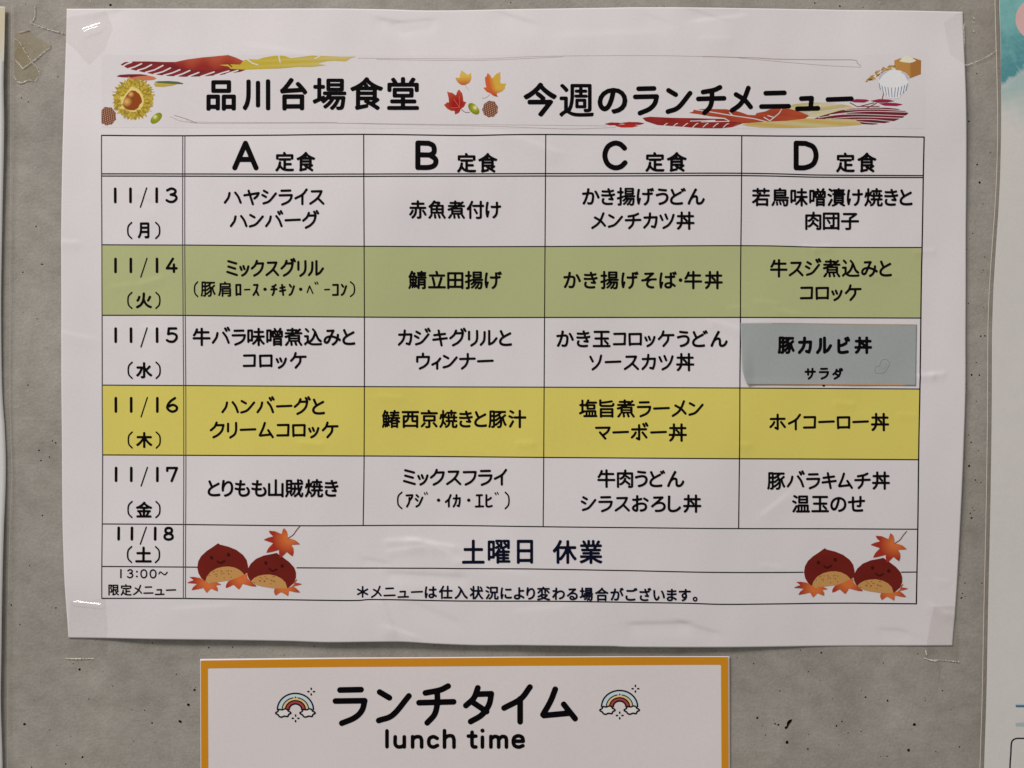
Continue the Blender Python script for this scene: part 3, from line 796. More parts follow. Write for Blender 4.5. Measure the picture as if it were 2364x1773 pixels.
mleaf([(1375, 240), (1410, 280), (1440, 300), (1490, 390), (1520, 380), (1560, 320), (1620, 265), (1680, 240), (1718, 205), (1715, 300), (1725, 370), (1710, 500), (1760, 540), (1820, 540), (1880, 540), (1850, 600), (1840, 680), (1760, 750), (1640, 800), (1620, 800), (1630, 860), (1660, 900), (1560, 885), (1500, 850), (1440, 790), (1370, 775), (1310, 720), (1255, 645), (1340, 640), (1320, 560), (1305, 450), (1300, 360), (1340, 345)],
      lambda x, y: lerp(lerp(ink(182, 84, 42), ink(186, 148, 58), (x - 1130) / 14 - (y - 195) / 60), ink(170, 58, 36), (y - 208) / 16), [(1440, 810), (1390, 880), (1310, 930), (1225, 938)], ink(150, 140, 140), label="orange and yellow maple leaf")
mleaf([(265, 745), (330, 775), (400, 780), (510, 860), (540, 760), (590, 690), (640, 750), (680, 800), (700, 900), (710, 1020), (790, 1045), (760, 1110), (720, 1180), (640, 1220), (620, 1290), (570, 1350), (480, 1380), (475, 1280), (380, 1280), (270, 1220), (180, 1115), (240, 1080), (250, 1050), (320, 1050), (310, 940), (290, 850)],
      lambda x, y: lerp(ink(138, 26, 22), ink(174, 76, 54), math.hypot(x - 1054, y - 243) / 30 - .3), [(640, 1210), (700, 1280), (780, 1325), (885, 1320)], ink(96, 70, 74),
      veins=[[(600, 880), (612, 1190)], [(450, 960), (600, 1180)], [(380, 1200), (590, 1195)]], vcol=ink(190, 92, 74), label="red maple leaf")
# brush leaves, lower right of the heading
pr = Print()
z3, z4, z5 = Z(1560, 200, .12658), Z(1820, 120, .14919), Z(1190, 160, .17631)
for q, c in (([(1155, 730), (1240, 710), (1340, 712), (1400, 725), (1330, 745), (1230, 748)], ink(134, 32, 32)),
             ([(1370, 715), (1480, 703), (1600, 706), (1690, 722), (1620, 742), (1450, 740)], ink(140, 34, 32)),
             ([(1285, 752), (1400, 735), (1520, 736), (1610, 755), (1520, 775), (1380, 776)], ink(160, 36, 30))):
    pr.fill([z5(q)], c, cell=1.2)
CREAM = ink(188, 176, 138)
pr.fill([z4([(0, 850), (80, 820), (220, 805), (400, 795), (600, 795), (780, 815), (930, 850), (1020, 885), (900, 910), (700, 950), (560, 1000), (200, 1020), (60, 1010), (-250, 880)])],
        lambda x, y: lerp(CREAM, ink(170, 156, 104), 0.5 + 0.5 * math.sin(x * .05 + y * .3)), cell=1.4,
        cut=[z4([(505, 800), (440, 865), (330, 940), (250, 1010)]), z4([(120, 880), (350, 860), (600, 830), (800, 815)]), z4([(180, 960), (480, 930), (900, 870)])], cutw=1.8)
pr.fill([z4([(-740, 1140), (-500, 1090), (-100, 1060), (300, 1040), (700, 1040), (1000, 1050), (1160, 1090), (1100, 1140), (800, 1165), (400, 1180), (0, 1190), (-400, 1188), (-640, 1165)])],
        lambda x, y: lerp(ink(176, 164, 124), ink(176, 146, 74), 0.5 + 0.5 * math.sin(x * .03 - y * .35)), cell=1.6)
OR = ink(150, 62, 40)
pr.fill([z3([(220, 500), (300, 480), (315, 440), (500, 430), (900, 433), (1000, 450), (1150, 480), (1300, 535), (1430, 540), (1460, 500), (1620, 470), (1700, 430), (1900, 410), (2100, 430), (2240, 470), (2420, 545), (2330, 600), (2000, 640), (1600, 660), (1200, 690), (1010, 760), (960, 640), (880, 590), (600, 560), (400, 525)])],
        mott(OR, 0.14, .06, .25), cell=1.5, cut=[z3([(340, 440), (600, 480), (1000, 545), (1400, 600), (1640, 655)]), z3([(1920, 415), (1870, 500), (1760, 590), (1700, 640)]), z3([(1660, 545), (1750, 570)]), z3([(960, 490), (1020, 545)]), z3([(1590, 575), (1700, 640)])], cutw=2.4)
tailcuts = [z3([(-260 + 185 * k, 760), (-200 + 185 * k, 705), (-165 + 185 * k, 690)]) for k in range(0, 8)]
pr.fill([z3([(-620, 590), (-480, 570), (-100, 590), (200, 595), (400, 600), (600, 605), (860, 610), (960, 650), (1200, 680), (1000, 760), (800, 780), (500, 780), (300, 770), (0, 745), (-350, 720), (-560, 650)])],
        mott(ink(126, 36, 32), 0.15, .1, .2, 1), cell=1.4, cut=tailcuts + [z3([(250, 650), (700, 635)]), z3([(450, 665), (1000, 650), (1500, 660)])], cutw=2.2)
BUR = ink(104, 28, 38)
for q in ([(905, 765), (1040, 745), (1180, 752), (1235, 772), (1150, 800), (1000, 795)], [(1240, 775), (1380, 748), (1520, 755), (1620, 782), (1500, 800), (1360, 805)], [(1370, 815), (1500, 805), (1640, 812), (1750, 835), (1640, 858), (1460, 850)]):
    pr.fill([z4(q)], ink(128, 36, 60), cell=1.2)
for l in ([(935, 800), (1050, 865), (1300, 805)], [(1180, 890), (1340, 810)], [(1100, 858), (1380, 860)], [(1445, 670), (1425, 745)]):
    pr.strokes([z4(l)], 1.8, ink(110, 50, 40), 0.8)
z4c = []
for x0_, y0_, x1_, y1_, x2_, y2_ in ((450, 1028, 900, 975, 1830, 1010), (620, 985, 1150, 935, 1800, 952), (560, 1050, 1050, 1020, 1730, 1045), (860, 915, 1300, 900, 1790, 930), (900, 1062, 1250, 1060, 1600, 1095), (1000, 1085, 1200, 1105, 1460, 1125)):
    z4c.append(catmull(z4([(x0_, y0_), (x1_, y1_), (x2_, y2_)]), 6))
pr.fill([z4([(380, 1045), (470, 1010), (620, 965), (780, 920), (950, 895), (1300, 880), (1500, 883), (1650, 900), (1780, 935), (1825, 970), (1740, 1035), (1600, 1090), (1450, 1120), (1280, 1140), (1120, 1130), (1010, 1060), (900, 1050), (600, 1052)])],
        mott(BUR, 0.12, .07, .2), cell=1.1, cut=z4c, cutw=1.9)
pr.lay("brush_leaf_print", poster, H, LIFT, label="red, cream and burgundy brush-stroke leaves under the second heading")
# rice bowl, measuring box and rice ears
pr = Print()
z6 = z4
rr = random.Random(5)
for k in range(60):
    t = rr.random(); x = 1200 + 420 * t + rr.uniform(-30, 30); y = 470 - 240 * t ** .7 + rr.uniform(-40, 60) * (1 - abs(t - .5))
    a = rr.uniform(-1.0, 0.2); r2 = rr.uniform(18, 42)
    pr.strokes([z6([(x, y), (x + r2 * math.cos(a), y + r2 * math.sin(a))])], rr.uniform(1.6, 3.4), lerp(ink(184, 146, 80), ink(156, 114, 50), rr.random()), 0.9)
pr.lay("rice_ear_print", poster, H, LIFT, label="golden rice ears beside the bowl")
pr = Print()
pr.fill([z6([(1615, 150), (1700, 120), (1810, 100), (1920, 115), (2030, 150), (2022, 365), (1850, 430), (1700, 380), (1615, 260)])],
        lambda x, y: lerp(ink(166, 120, 62), ink(148, 100, 50), (x - 2096) * .3 + 0.2 * math.sin(x * .9)), cell=1.2)
pr.lay("wooden_box_print", poster, H, LIFT + .02, label="wooden measuring box heaped with rice")
pr = Print(); pr.fill([z6([(1690, 165), (1740, 110), (1810, 78), (1880, 105), (1955, 155), (1900, 180), (1850, 190), (1760, 180)])], ink(208, 196, 170), cell=1.0); pr.lay("rice_print", poster, H, LIFT + .04)
pr = Print()
pr.fill([z6([(1360, 420), (1400, 360), (1480, 315), (1590, 300), (1700, 308), (1790, 350), (1845, 410), (1820, 540), (1760, 650), (1680, 735), (1600, 748), (1520, 735), (1440, 650), (1380, 540)])], ink(206, 204, 210), cell=1.2)
pr.lay("rice_bowl_print", poster, H, LIFT + .05, label="white rice bowl with blue stripes")
pr = Print()
pr.fill([z6([(1365, 430), (1400, 362), (1480, 322), (1530, 315), (1440, 375), (1390, 440), (1380, 465)])], ink(170, 164, 176), cell=0.9)
pr.fill([z6([(1840, 420), (1800, 365), (1740, 330), (1700, 325), (1770, 380), (1800, 440), (1820, 470)])], ink(170, 164, 176), cell=0.9)
for a, b2 in (((1378, 505), (1395, 600)), ((1420, 545), (1445, 660)), ((1465, 560), (1492, 690)), ((1512, 570), (1532, 715)), ((1565, 575), (1575, 722)), ((1625, 575), (1612, 722)), ((1675, 570), (1652, 715)), ((1725, 555), (1700, 690)), ((1768, 540), (1745, 660)), ((1810, 515), (1788, 615))):
    pr.strokes([z6([a, b2])], 1.5, ink(92, 104, 128), 0.8)
pr.lay("bowl_stripe_print", poster, H, LIFT + .07)

# smiling chestnuts on maple leaves, printed twice
def chestnuts(dx, dy, label):
    z = Z(1830 + dx, 1210 + dy, .12658)
    g = thing_part("chestnut_picture", label)
    CH = ink(98, 28, 22); TAN = ink(174, 128, 74)
    def lf(cx, cy):
        c = z([(cx, cy)])[0]
        return lambda x, y: lerp(ink(188, 98, 50), ink(146, 44, 30), (math.hypot(x - c[0], y - c[1]) - 9) / 28)
    def one(name, polys, lift):
        pr = Print()
        for q, c in polys: pr.fill([z(q)], c, cell=1.3)
        pr.lay(name, g, H, lift)
    one("chestnut_print", [([(567, 428), (600, 452), (760, 492), (900, 550), (1020, 640), (1085, 730), (1112, 850), (1108, 930), (1085, 970), (1040, 1000), (900, 1080), (700, 1112), (560, 1118), (420, 1118), (330, 1116), (260, 1060), (210, 970), (190, 870), (205, 760), (260, 660), (360, 570), (480, 490)], mott(CH, .08, .05, .05))], LIFT + .02)
    one("chestnut_base_print", [([(340, 1112), (360, 1040), (430, 950), (540, 885), (650, 857), (760, 850), (870, 870), (960, 915), (1020, 970), (1040, 1000), (900, 1075), (760, 1105), (640, 1122), (480, 1138), (380, 1138)], TAN)], LIFT + .035)
    one("maple_leaf_print", [([(1090, 985), (1095, 1050), (1160, 1130), (1255, 1190), (1268, 1215), (1180, 1210), (1010, 1165), (990, 1210), (945, 1270), (890, 1220), (845, 1180), (780, 1215), (708, 1243), (710, 1190), (750, 1120), (900, 1060), (1000, 1010)], lf(1000, 1060))], LIFT + .05)
    one("chestnut_print", [([(1632, 602), (1680, 640), (1740, 680), (1860, 770), (1950, 870), (1980, 960), (1980, 1050), (1940, 1150), (1830, 1245), (1700, 1248), (1500, 1228), (1280, 1186), (1160, 1130), (1110, 1040), (1090, 960), (1110, 890), (1160, 800), (1260, 710), (1400, 650), (1560, 620)], mott(CH, .08, .05, .05, 2))], LIFT + .065)
    one("chestnut_base_print", [([(1160, 1120), (1220, 1060), (1300, 1020), (1400, 1000), (1500, 995), (1620, 1020), (1720, 1070), (1790, 1140), (1825, 1250), (1700, 1254), (1560, 1242), (1400, 1217), (1290, 1192), (1220, 1160)], TAN)], LIFT + .08)
    one("maple_leaf_print", [([(45, 1042), (130, 1040), (240, 1058), (340, 1118), (400, 1150), (540, 1130), (590, 1158), (635, 1178), (560, 1185), (530, 1190), (562, 1240), (562, 1300), (500, 1275), (440, 1248), (360, 1328), (320, 1270), (305, 1235), (200, 1260), (85, 1278), (120, 1220), (190, 1165), (100, 1155), (0, 1148), (60, 1120), (130, 1100), (90, 1070)], lf(400, 1160))], LIFT + .095)
    one("maple_leaf_print", [([(1600, 1250), (1830, 1245), (1900, 1215), (1940, 1180), (1960, 1110), (2010, 1065), (1990, 1110), (1960, 1140), (2100, 1168), (2000, 1195), (1930, 1210), (1990, 1250), (2065, 1325), (1960, 1315), (1850, 1290), (1845, 1350), (1835, 1390), (1780, 1350), (1705, 1312), (1610, 1378), (1582, 1320), (1585, 1275)], lf(1780, 1240))], LIFT + .095)
    one("maple_leaf_print", [([(1757, 150), (1810, 200), (1830, 270), (1825, 340), (1900, 350), (1980, 380), (2060, 448), (1980, 452), (1895, 455), (1935, 520), (1940, 590), (1920, 668), (1860, 625), (1815, 585), (1730, 670), (1690, 690), (1672, 600), (1675, 545), (1560, 580), (1440, 602), (1480, 520), (1570, 425), (1480, 395), (1392, 365), (1480, 325), (1572, 303), (1510, 250), (1487, 200), (1600, 210), (1720, 262), (1735, 210)], lf(1850, 340))], LIFT + .10)
    pr = Print(); pr.strokes([catmull(z([(1835, 338), (1930, 275), (1990, 190), (2050, 122)]), 5)], 1.9, ink(112, 56, 36), 0.8); pr.lay("leaf_stem_print", g, H, LIFT + .09)
    pr = Print(); FC = ink(58, 16, 12)
    for ex, ey in ((450, 685), (755, 632), (1435, 783), (1730, 838)): pr.strokes([z([(ex, ey), (ex + 1, ey + 6)])], 7.4, FC, 1.0)
    for l in ([(555, 755), (610, 785), (685, 745)], [(1500, 890), (1560, 930), (1630, 898)]): pr.strokes([catmull(z(l), 4)], 3.6, FC, 0.9)
    pr.lay("chestnut_face_print", g, H, LIFT + .12)
    pr = Print(); r3 = random.Random(9)
    for cx, cy, n in ((690, 985, 18), (1500, 1110, 20)):
        for k in range(n):
            a = r3.uniform(-2.9, -0.2) if k % 3 else r3.uniform(0, 6.28); r_ = r3.uniform(30, 118)
            p = (cx + r_ * 2.5 * math.cos(a), cy + 25 + r_ * 0.95 * math.sin(a))
            pr.strokes([z([p, (p[0] + 2, p[1] + 2)])], 2.0, ink(126, 78, 40), 0.7)
    pr.lay("chestnut_speckle_print", g, H, LIFT + .11, kind="stuff")
def thing_part(name, label):
    o = link(name, None, poster, label)
    return o
def _lay_fix(): pass
chestnuts(0, 0, "two smiling chestnuts with maple leaves at the right end of the bottom rows")
chestnuts(-1395, -12, "two smiling chestnuts with maple leaves at the left of the bottom rows")

# ---- heading lettering
def lettering(label, parent=None, hf=H, lift=0.13):
    pr = Print()
    def done(): pr.lay("lettering", parent or poster, hf, lift, label=label)
    return pr, done
pr, done = lettering("first heading, Japanese name of the canteen")
for ch, x0, x1, y0, y1 in (('品', 478, 546, 186.4, 257), ('川', 561, 625.5, 185, 257), ('台', 647.5, 711.5, 181.5, 257), ('場', 723, 801, 182, 257), ('食', 809, 886, 179.5, 257), ('堂', 894.5, 968, 179.5, 256)):
    put(pr, ch, x0, y0, x1, y1, 11.0, {'週': 1.35, '場': 1.8, '食': 2.0, '堂': 2.0, '品': 2.2}.get(ch, 2.45), BLACK, 0.9)
done()
pr, done = lettering("second heading, this week's lunch menu in Japanese")
for ch, x0, x1, y0, y1 in (('今', 1207.6, 1285.7, 193, 272.5), ('週', 1290, 1370.7, 196, 273), ('の', 1378.6, 1447.4, 205.5, 265.4), ('ラ', 1459.8, 1520, 201.4, 269.3), ('ン', 1534.7, 1596.7, 206, 266), ('チ', 1604.7, 1674.8, 199, 269), ('メ', 1682.5, 1736, 200.4, 263), ('ニ', 1750, 1824, 211, 254), ('ュ', 1833, 1891.6, 223, 258.7), ('ー', 1903.5, 1967.7, 225, 237)):
    put(pr, ch, x0, y0, x1, y1, 11.0, {'週': 1.35, '場': 1.8, '食': 2.0, '堂': 2.0, '品': 2.2}.get(ch, 2.45), BLACK, 0.9)
done()
# ---- column heads
for L_, (a, b2), t1, t2, (c, d) in (('A', (538.4, 599), (636.8, 681), (685.5, 730), (352, 398)), ('B', (959.6, 1013), (1055, 1100), (1103.6, 1148.8), (355, 401)),
                          ('C', (1389.6, 1447.8), (1488, 1533), (1537, 1584), (353, 399)), ('D', (1829.7, 1887.4), (1927, 1971), (1975.8, 2020.7), (353.6, 400))):
    pr, done = lettering("column heading, set meal " + L_)
    put(pr, L_, a, 326.5, b2, 395, 11.8, 0, BLACK, 1.3, latin=True)
    put(pr, '定', t1[0], c, t1[1], d, 5.2, 1.3, BLACK, 0.8); put(pr, '食', t2[0], c, t2[1], d, 5.2, 1.3, BLACK, 0.8)
    done()
# ---- dates
for (d, wk, y0, y1, p0, p1) in (('3', '月', 434, 470.4, 513, 553), ('4', '火', 595.4, 631.3, 674, 714), ('5', '水', 755.7, 792, 834.5, 875), ('6', '木', 916, 953, 995.5, 1035.6), ('7', '金', 1077, 1112.6, 1155.5, 1195.5), ('8', '土', 1214.6, 1247, 1259, 1298.5)):
    pr, done = lettering("date 11/1" + d + " with its weekday in brackets")
    k = (1.0 if d != '8' else 0)
    x1s, x2s, sl, x3s, dg = ((268.6, 304, (325.5, 343), 364.7, (384.8, 413)) if k else (276, 306.7, (325, 341.4), 360.8, (380, 404.4)))
    for cx in (x1s, x2s, x3s): put(pr, '1', cx - 4, y0, cx + 4, y1, 6.2, 0, BLACK, 0.9, latin=True)
    put(pr, '/', sl[0], y0, sl[1], y1 + (y1 - y0) * .29, 2.9, 0, BLACK, 0.7, latin=True)
    put(pr, d, dg[0], y0, dg[1], y1, 5.7, 0, BLACK, 0.9, latin=True)
    put(pr, '(', 295.5, p0, 308, p1, 3.5, 0, BLACK, 0.7, latin=True); put(pr, ')', 360.5, p0, 373, p1, 3.5, 0, BLACK, 0.7, latin=True)
    a, b2 = (320, 347.5) if wk == '月' else (315, 353.5)
    put(pr, wk, a, p0 + 1.5, b2, p1 - 1.5, 4, 1.25, BLACK, 0.8)
    done()
pr, done = lettering("limited menu from 13:00, smallest row head")
put(pr, '1', 279, 1312, 285, 1333.5, 3.4, 0, BLACK, 0.8, latin=True); put(pr, '3', 296, 1312, 311, 1333.5, 3.2, 0, BLACK, 0.8, latin=True)
for yy in (1318, 1329): pr.strokes([[(319, yy), (319.3, yy)]], 4.2, BLACK, 0.8)
put(pr, '0', 327, 1312, 343.5, 1333.5, 3.2, 0, BLACK, 0.8, latin=True); put(pr, '0', 348.5, 1312, 365, 1333.5, 3.2, 0, BLACK, 0.8, latin=True)
put(pr, '~', 369, 1317, 391, 1326, 2.8, 0, BLACK, 0.8, latin=True)
line(pr, "限定メニュー", 253, 410.6, 1360, 27.5, 3.2, 0.6, cell=0.7)
done()
# ---- dishes
EM = 44.0
for t, xl, xr, yc in (
    ("ハヤシライス", 519, 751, 456), ("ハンバーグ", 533, 739, 510), ("赤魚煮付け", 945, 1157, 485.6), ("かき揚げうどん", 1342.8, 1625.6, 455),
    ("メンチカツ丼", 1364, 1602, 510.5), ("若鳥味噌漬け焼きと", 1733, 2104, 456.5), ("肉団子", 1857, 1981.6, 510.5), ("ミックスグリル", 525, 750, 620),
    ("鯖立田揚げ", 942.9, 1159, 647), ("かき揚げそば・牛丼", 1300, 1667.5, 647), ("牛スジ煮込みと", 1776, 2057.6, 620), ("コロッケ", 1845, 1987.5, 676),
    ("牛バラ味噌煮込みと", 446.6, 821.6, 778), ("コロッケ", 561.5, 709.5, 832), ("カジキグリルと", 919, 1182, 780), ("ウィンナー", 960.8, 1139.8, 834),
    ("かき玉コロッケうどん", 1283.9, 1679, 782), ("ソースカツ丼", 1360, 1601.7, 836), ("ハンバーグと", 512.4, 751.5, 938), ("クリームコロッケ", 485.8, 783, 992),
    ("鰆西京焼きと豚汁", 882, 1215, 967), ("塩旨煮ラーメン", 1335.8, 1622.6, 943), ("マーボー丼", 1373, 1584, 998), ("ホイコーロー丼", 1773.5, 2050, 974),
    ("とりもも山賊焼き", 481.6, 783, 1126), ("ミックスフライ", 930.6, 1170.8, 1101), ("牛肉うどん", 1378, 1578, 1104), ("シラスおろし丼", 1339.8, 1616.6, 1161),
    ("豚バラキムチ丼", 1768, 2051.4, 1108.5), ("温玉のせ", 1825, 1994.5, 1162)):
    pr, done = lettering("dish name " + t)
    line(pr, t, xl, xr, yc, EM, 5.4, 1.08)
    done()
pr, done = lettering("small line in brackets under the 11/14 grill dish")
put(pr, '(', 450, 650, 460.6, 687, 3.3, 0, BLACK, 0.7, latin=True); put(pr, ')', 809, 650, 821.6, 687, 3.3, 0, BLACK, 0.7, latin=True)
put(pr, '豚', 465.6, 650.5, 500.7, 686, 3.6, 0.8, BLACK, 0.7); put(pr, '肩', 505.7, 650.5, 536, 686, 3.6, 0.8, BLACK, 0.7)
for ch, a, b2 in (('ロ', 545.5, 559.5), ('ス', 584.8, 600.7), ('チ', 626, 642.8), ('キ', 646, 662.7), ('ン', 668, 683), ('コ', 768, 783.8), ('ン', 788, 803)):
    put(pr, ch, a, 656, b2, 684, 4.6, 0, BLACK, 0.7)
for a, b2 in ((565, 580.5), (749.6, 764)): pr.strokes([[(a + 2, 669.5), (b2 - 2, 669)]], 3.4, BLACK, 0.7)
for a in (613.7, 695.8): pr.strokes([[(a, 668.5), (a + .5, 668.5)]], 7.4, BLACK, 0.9)
pr.strokes([[(711, 676), (716.5, 661), (724, 678)], [(729, 653), (731, 657)], [(733.5, 652), (735.5, 656)]], 3.0, BLACK, 0.7)
done()
pr, done = lettering("small line in brackets under the 11/17 mixed fry")
put(pr, '(', 917, 1134, 930, 1175, 3.5, 0, BLACK, 0.7, latin=True); put(pr, ')', 1164.8, 1134, 1176.8, 1175, 3.5, 0, BLACK, 0.7, latin=True)
for ch, a, b2 in (('ア', 936.6, 954.7), ('シ', 958, 978), ('イ', 1027, 1043), ('カ', 1045, 1064), ('エ', 1096, 1117.7), ('ヒ', 1120.5, 1137.8)):
    put(pr, ch, a, 1140, b2, 1171, 4.6, 0, BLACK, 0.7)
for a in (1012.5, 1082): pr.strokes([[(a, 1154), (a + .5, 1154)]], 7.4, BLACK, 0.9)
pr.strokes([[(980, 1137), (982, 1141)], [(985, 1136), (987, 1140)], [(1143, 1137), (1145, 1141)], [(1148, 1136), (1150, 1140)]], 2.8, BLACK, 0.7)
done()
pr, done = lettering("closed on Saturday, navy line in the 11/18 row")
for ch, a, b2 in (('土', 1067, 1119), ('曜', 1126, 1178.4), ('日', 1193, 1230.4), ('休', 1275, 1331), ('業', 1336.5, 1390)):
    put(pr, ch, a, 1244.5, b2, 1299.5, 6, 1.3, NAVY, 0.8)
done()
pr, done = lettering("navy footnote that the menu may change")
put(pr, '*', 826, 1350, 852, 1377, 3.9, 0, NAVY, 0.7, latin=True)
line(pr, "メニューは仕入状況により変わる場合がございます。", 858, 1608, 1363.5, 32.0, 3.9, 0.95, NAVY, 0.75, yend=1371)
done()

# ------------------------------------------------------------------ grey correction slip stuck over the fourth cell of 11/15
slip = thing("correction_slip", "small grey-blue paper slip stuck over the last dish of the 11/15 row", "label", W(1912, 818, 2.0))
def Hs(x, y):
    x = np.asarray(x, float); y = np.asarray(y, float)
    curl = 0.9 * smooth((1742 - x) / 34) * smooth((y - 760) / 110) + 0.35 * smooth((y - 868) / 24) * smooth((1850 - x) / 150)
    bl = 0.07 * np.exp(-(((x - 2033) / 11.0) ** 2 + ((y - 845) / 13.0) ** 2))
    wob = 0.05 * np.sin(x / 23.0 + y / 40.0) + 0.04 * np.sin(x / 51.0 - y / 27.0)
    return H(x, y) + 0.34 + curl + bl + wob + 0.15 * smooth((y - 872) / 18) * np.sin((x - 1700) / 130.0) ** 2
pts, fs = sheet_mesh([(1708, 746), (1800, 745.5), (1960, 747.5), (2114, 749)], [(1722, 887), (1850, 888), (1980, 889), (2111.3, 889.8)],
                     [(1708, 746), (1709, 800), (1711, 850), (1716, 872), (1722, 887)], [(2114, 749), (2113, 820), (2111.3, 889.8)], 140, 60, Hs)
build("slip_paper", pts, fs, M_STICK, slip, solid=0.00012)
pr = Print()
pr.strokes([catmull([(1780, 746.9), (1840, 747), (1960, 748.9), (2112, 750.4)], 20)], 1.1, ink(176, 130, 78), 0.8)
pr.strokes([catmull([(1724, 885.4), (1850, 886.4), (1960, 887.4), (2085, 888.2)], 20)], 1.6, ink(186, 136, 78), 0.8)
pr.lay("slip_border_print", slip, Hs, 0.05)
pr = Print()
q = catmull([(1640 + x * .3273, 700 + y * .3273) for x, y in ((1153, 478), (1160, 452), (1186, 440), (1196, 408), (1224, 396), (1250, 408), (1254, 436), (1240, 462), (1222, 488), (1190, 494), (1164, 492), (1153, 478))], 4)
pr.fill([[(2031, 842), (2034, 836), (2041, 834), (2045, 840), (2042, 849), (2035, 853), (2030, 849)]], ink(143, 144, 139), cell=1.0)
pr.strokes([q], 0.9, ink(120, 121, 118), 0.6)
pr.lay("water_stain_print", slip, Hs, 0.045)
pr, done = lettering("bold dish name 豚カルビ丼 on the slip", slip, Hs, 0.10)
for ch, a, b2 in (('豚', 1793, 1833), ('カ', 1839.7, 1873), ('ル', 1881.5, 1919), ('ビ', 1930.6, 1960.7), ('丼', 1970, 2011)):
    put(pr, ch, a, 777, b2, 817.5, 7.2, 1.75, BLACK, 0.8)
done()
pr, done = lettering("small サラダ under it", slip, Hs, 0.10)
for ch, a, b2 in (('サ', 1855, 1881.5), ('ラ', 1888, 1911.7), ('ダ', 1919, 1944.4)): put(pr, ch, a, 849, b2, 876.5, 4.8, 0, BLACK, 0.8)
done()
# the printed character it hides peeps out below
pr = Print(); pr.fill([[(1894, 886), (1903, 886), (1903, 891), (1900, 893.5), (1897, 891)], [(1917, 886), (1924, 886), (1922, 889), (1918, 889)]], BLACK, cell=0.9)
pr.lay("lettering", poster, H, 0.13, label="stroke ends of the covered dish name below the slip")

# ------------------------------------------------------------------ lunch time card below
card = thing("lunch_time_card", "white lunch time card with an orange border and two rainbows below the menu", "poster", W(1073, 1800, 0.3))
CT = [(463, 1520.5), (800, 1517.5), (1200, 1515), (1450, 1514), (1683.5, 1514)]
pts, fs = sheet_mesh(CT, [(465, 2120), (1687, 2116)], [(463, 1520.5), (464, 1773), (465, 2120)], [(1683.5, 1514), (1685, 1773), (1687, 2116)], 200, 100, Hcard)
build("card_sheet", pts, fs, M_CARD, card, solid=0.0004)
pr = Print(); ORG = ink(183, 121, 27)
outer = [(464.5, 1524)] + [(x, y + 3.0 - (x - 463) / 1220 * 1.8) for x, y in CT[1:-1]] + [(1680, 1515.5), (1681.5, 1773), (1683, 2112), (466.5, 2116), (465.5, 1773)]
inner = [(481, 1542), (800, 1539), (1200, 1536), (1450, 1534.5), (1663.6, 1533.5), (1665, 1773), (1666, 2096), (483, 2100), (482, 1773)]
pr.fill([outer, inner[::-1]], ORG, cell=3.0)
pr.lay("orange_border_print", card, Hcard, 0.05)
pr, done = lettering("large Japanese word for lunch time", card, Hcard, 0.09)
for ch, x0, x1, y0, y1 in (('ラ', 768, 849, 1584.5, 1675.5), ('ン', 868, 951, 1590, 1669), ('チ', 961, 1054, 1576, 1674), ('タ', 1069, 1141, 1580, 1671), ('イ', 1157, 1230, 1578, 1671), ('ム', 1246.6, 1334, 1583, 1664)):
    put(pr, ch, x0, y0, x1, y1, 13.4, 0, BLACK, 1.5)
done()
pr, done = lettering("lunch time in Latin letters", card, Hcard, 0.09)
for ch, x0, x1, y0, y1 in (('l', 889.5, 898, 1682, 1727), ('u', 908, 938, 1695.5, 1727.5), ('n', 948.5, 978, 1695, 1727.5), ('c', 985.6, 1014.5, 1695, 1727.5), ('h', 1022, 1052.6, 1681, 1727.5), ('t', 1077, 1103, 1684.5, 1727), ('i', 1109, 1118.6, 1696, 1727), ('m', 1129, 1173.4, 1694, 1727), ('e', 1180.5, 1212, 1692.5, 1727)):
    put(pr, ch, x0, y0, x1, y1, 8.7, 0, BLACK, 1.2, latin=True)
pr.strokes([[(1113.8, 1685), (1114, 1685)]], 9.5, BLACK, 1.2)
done()
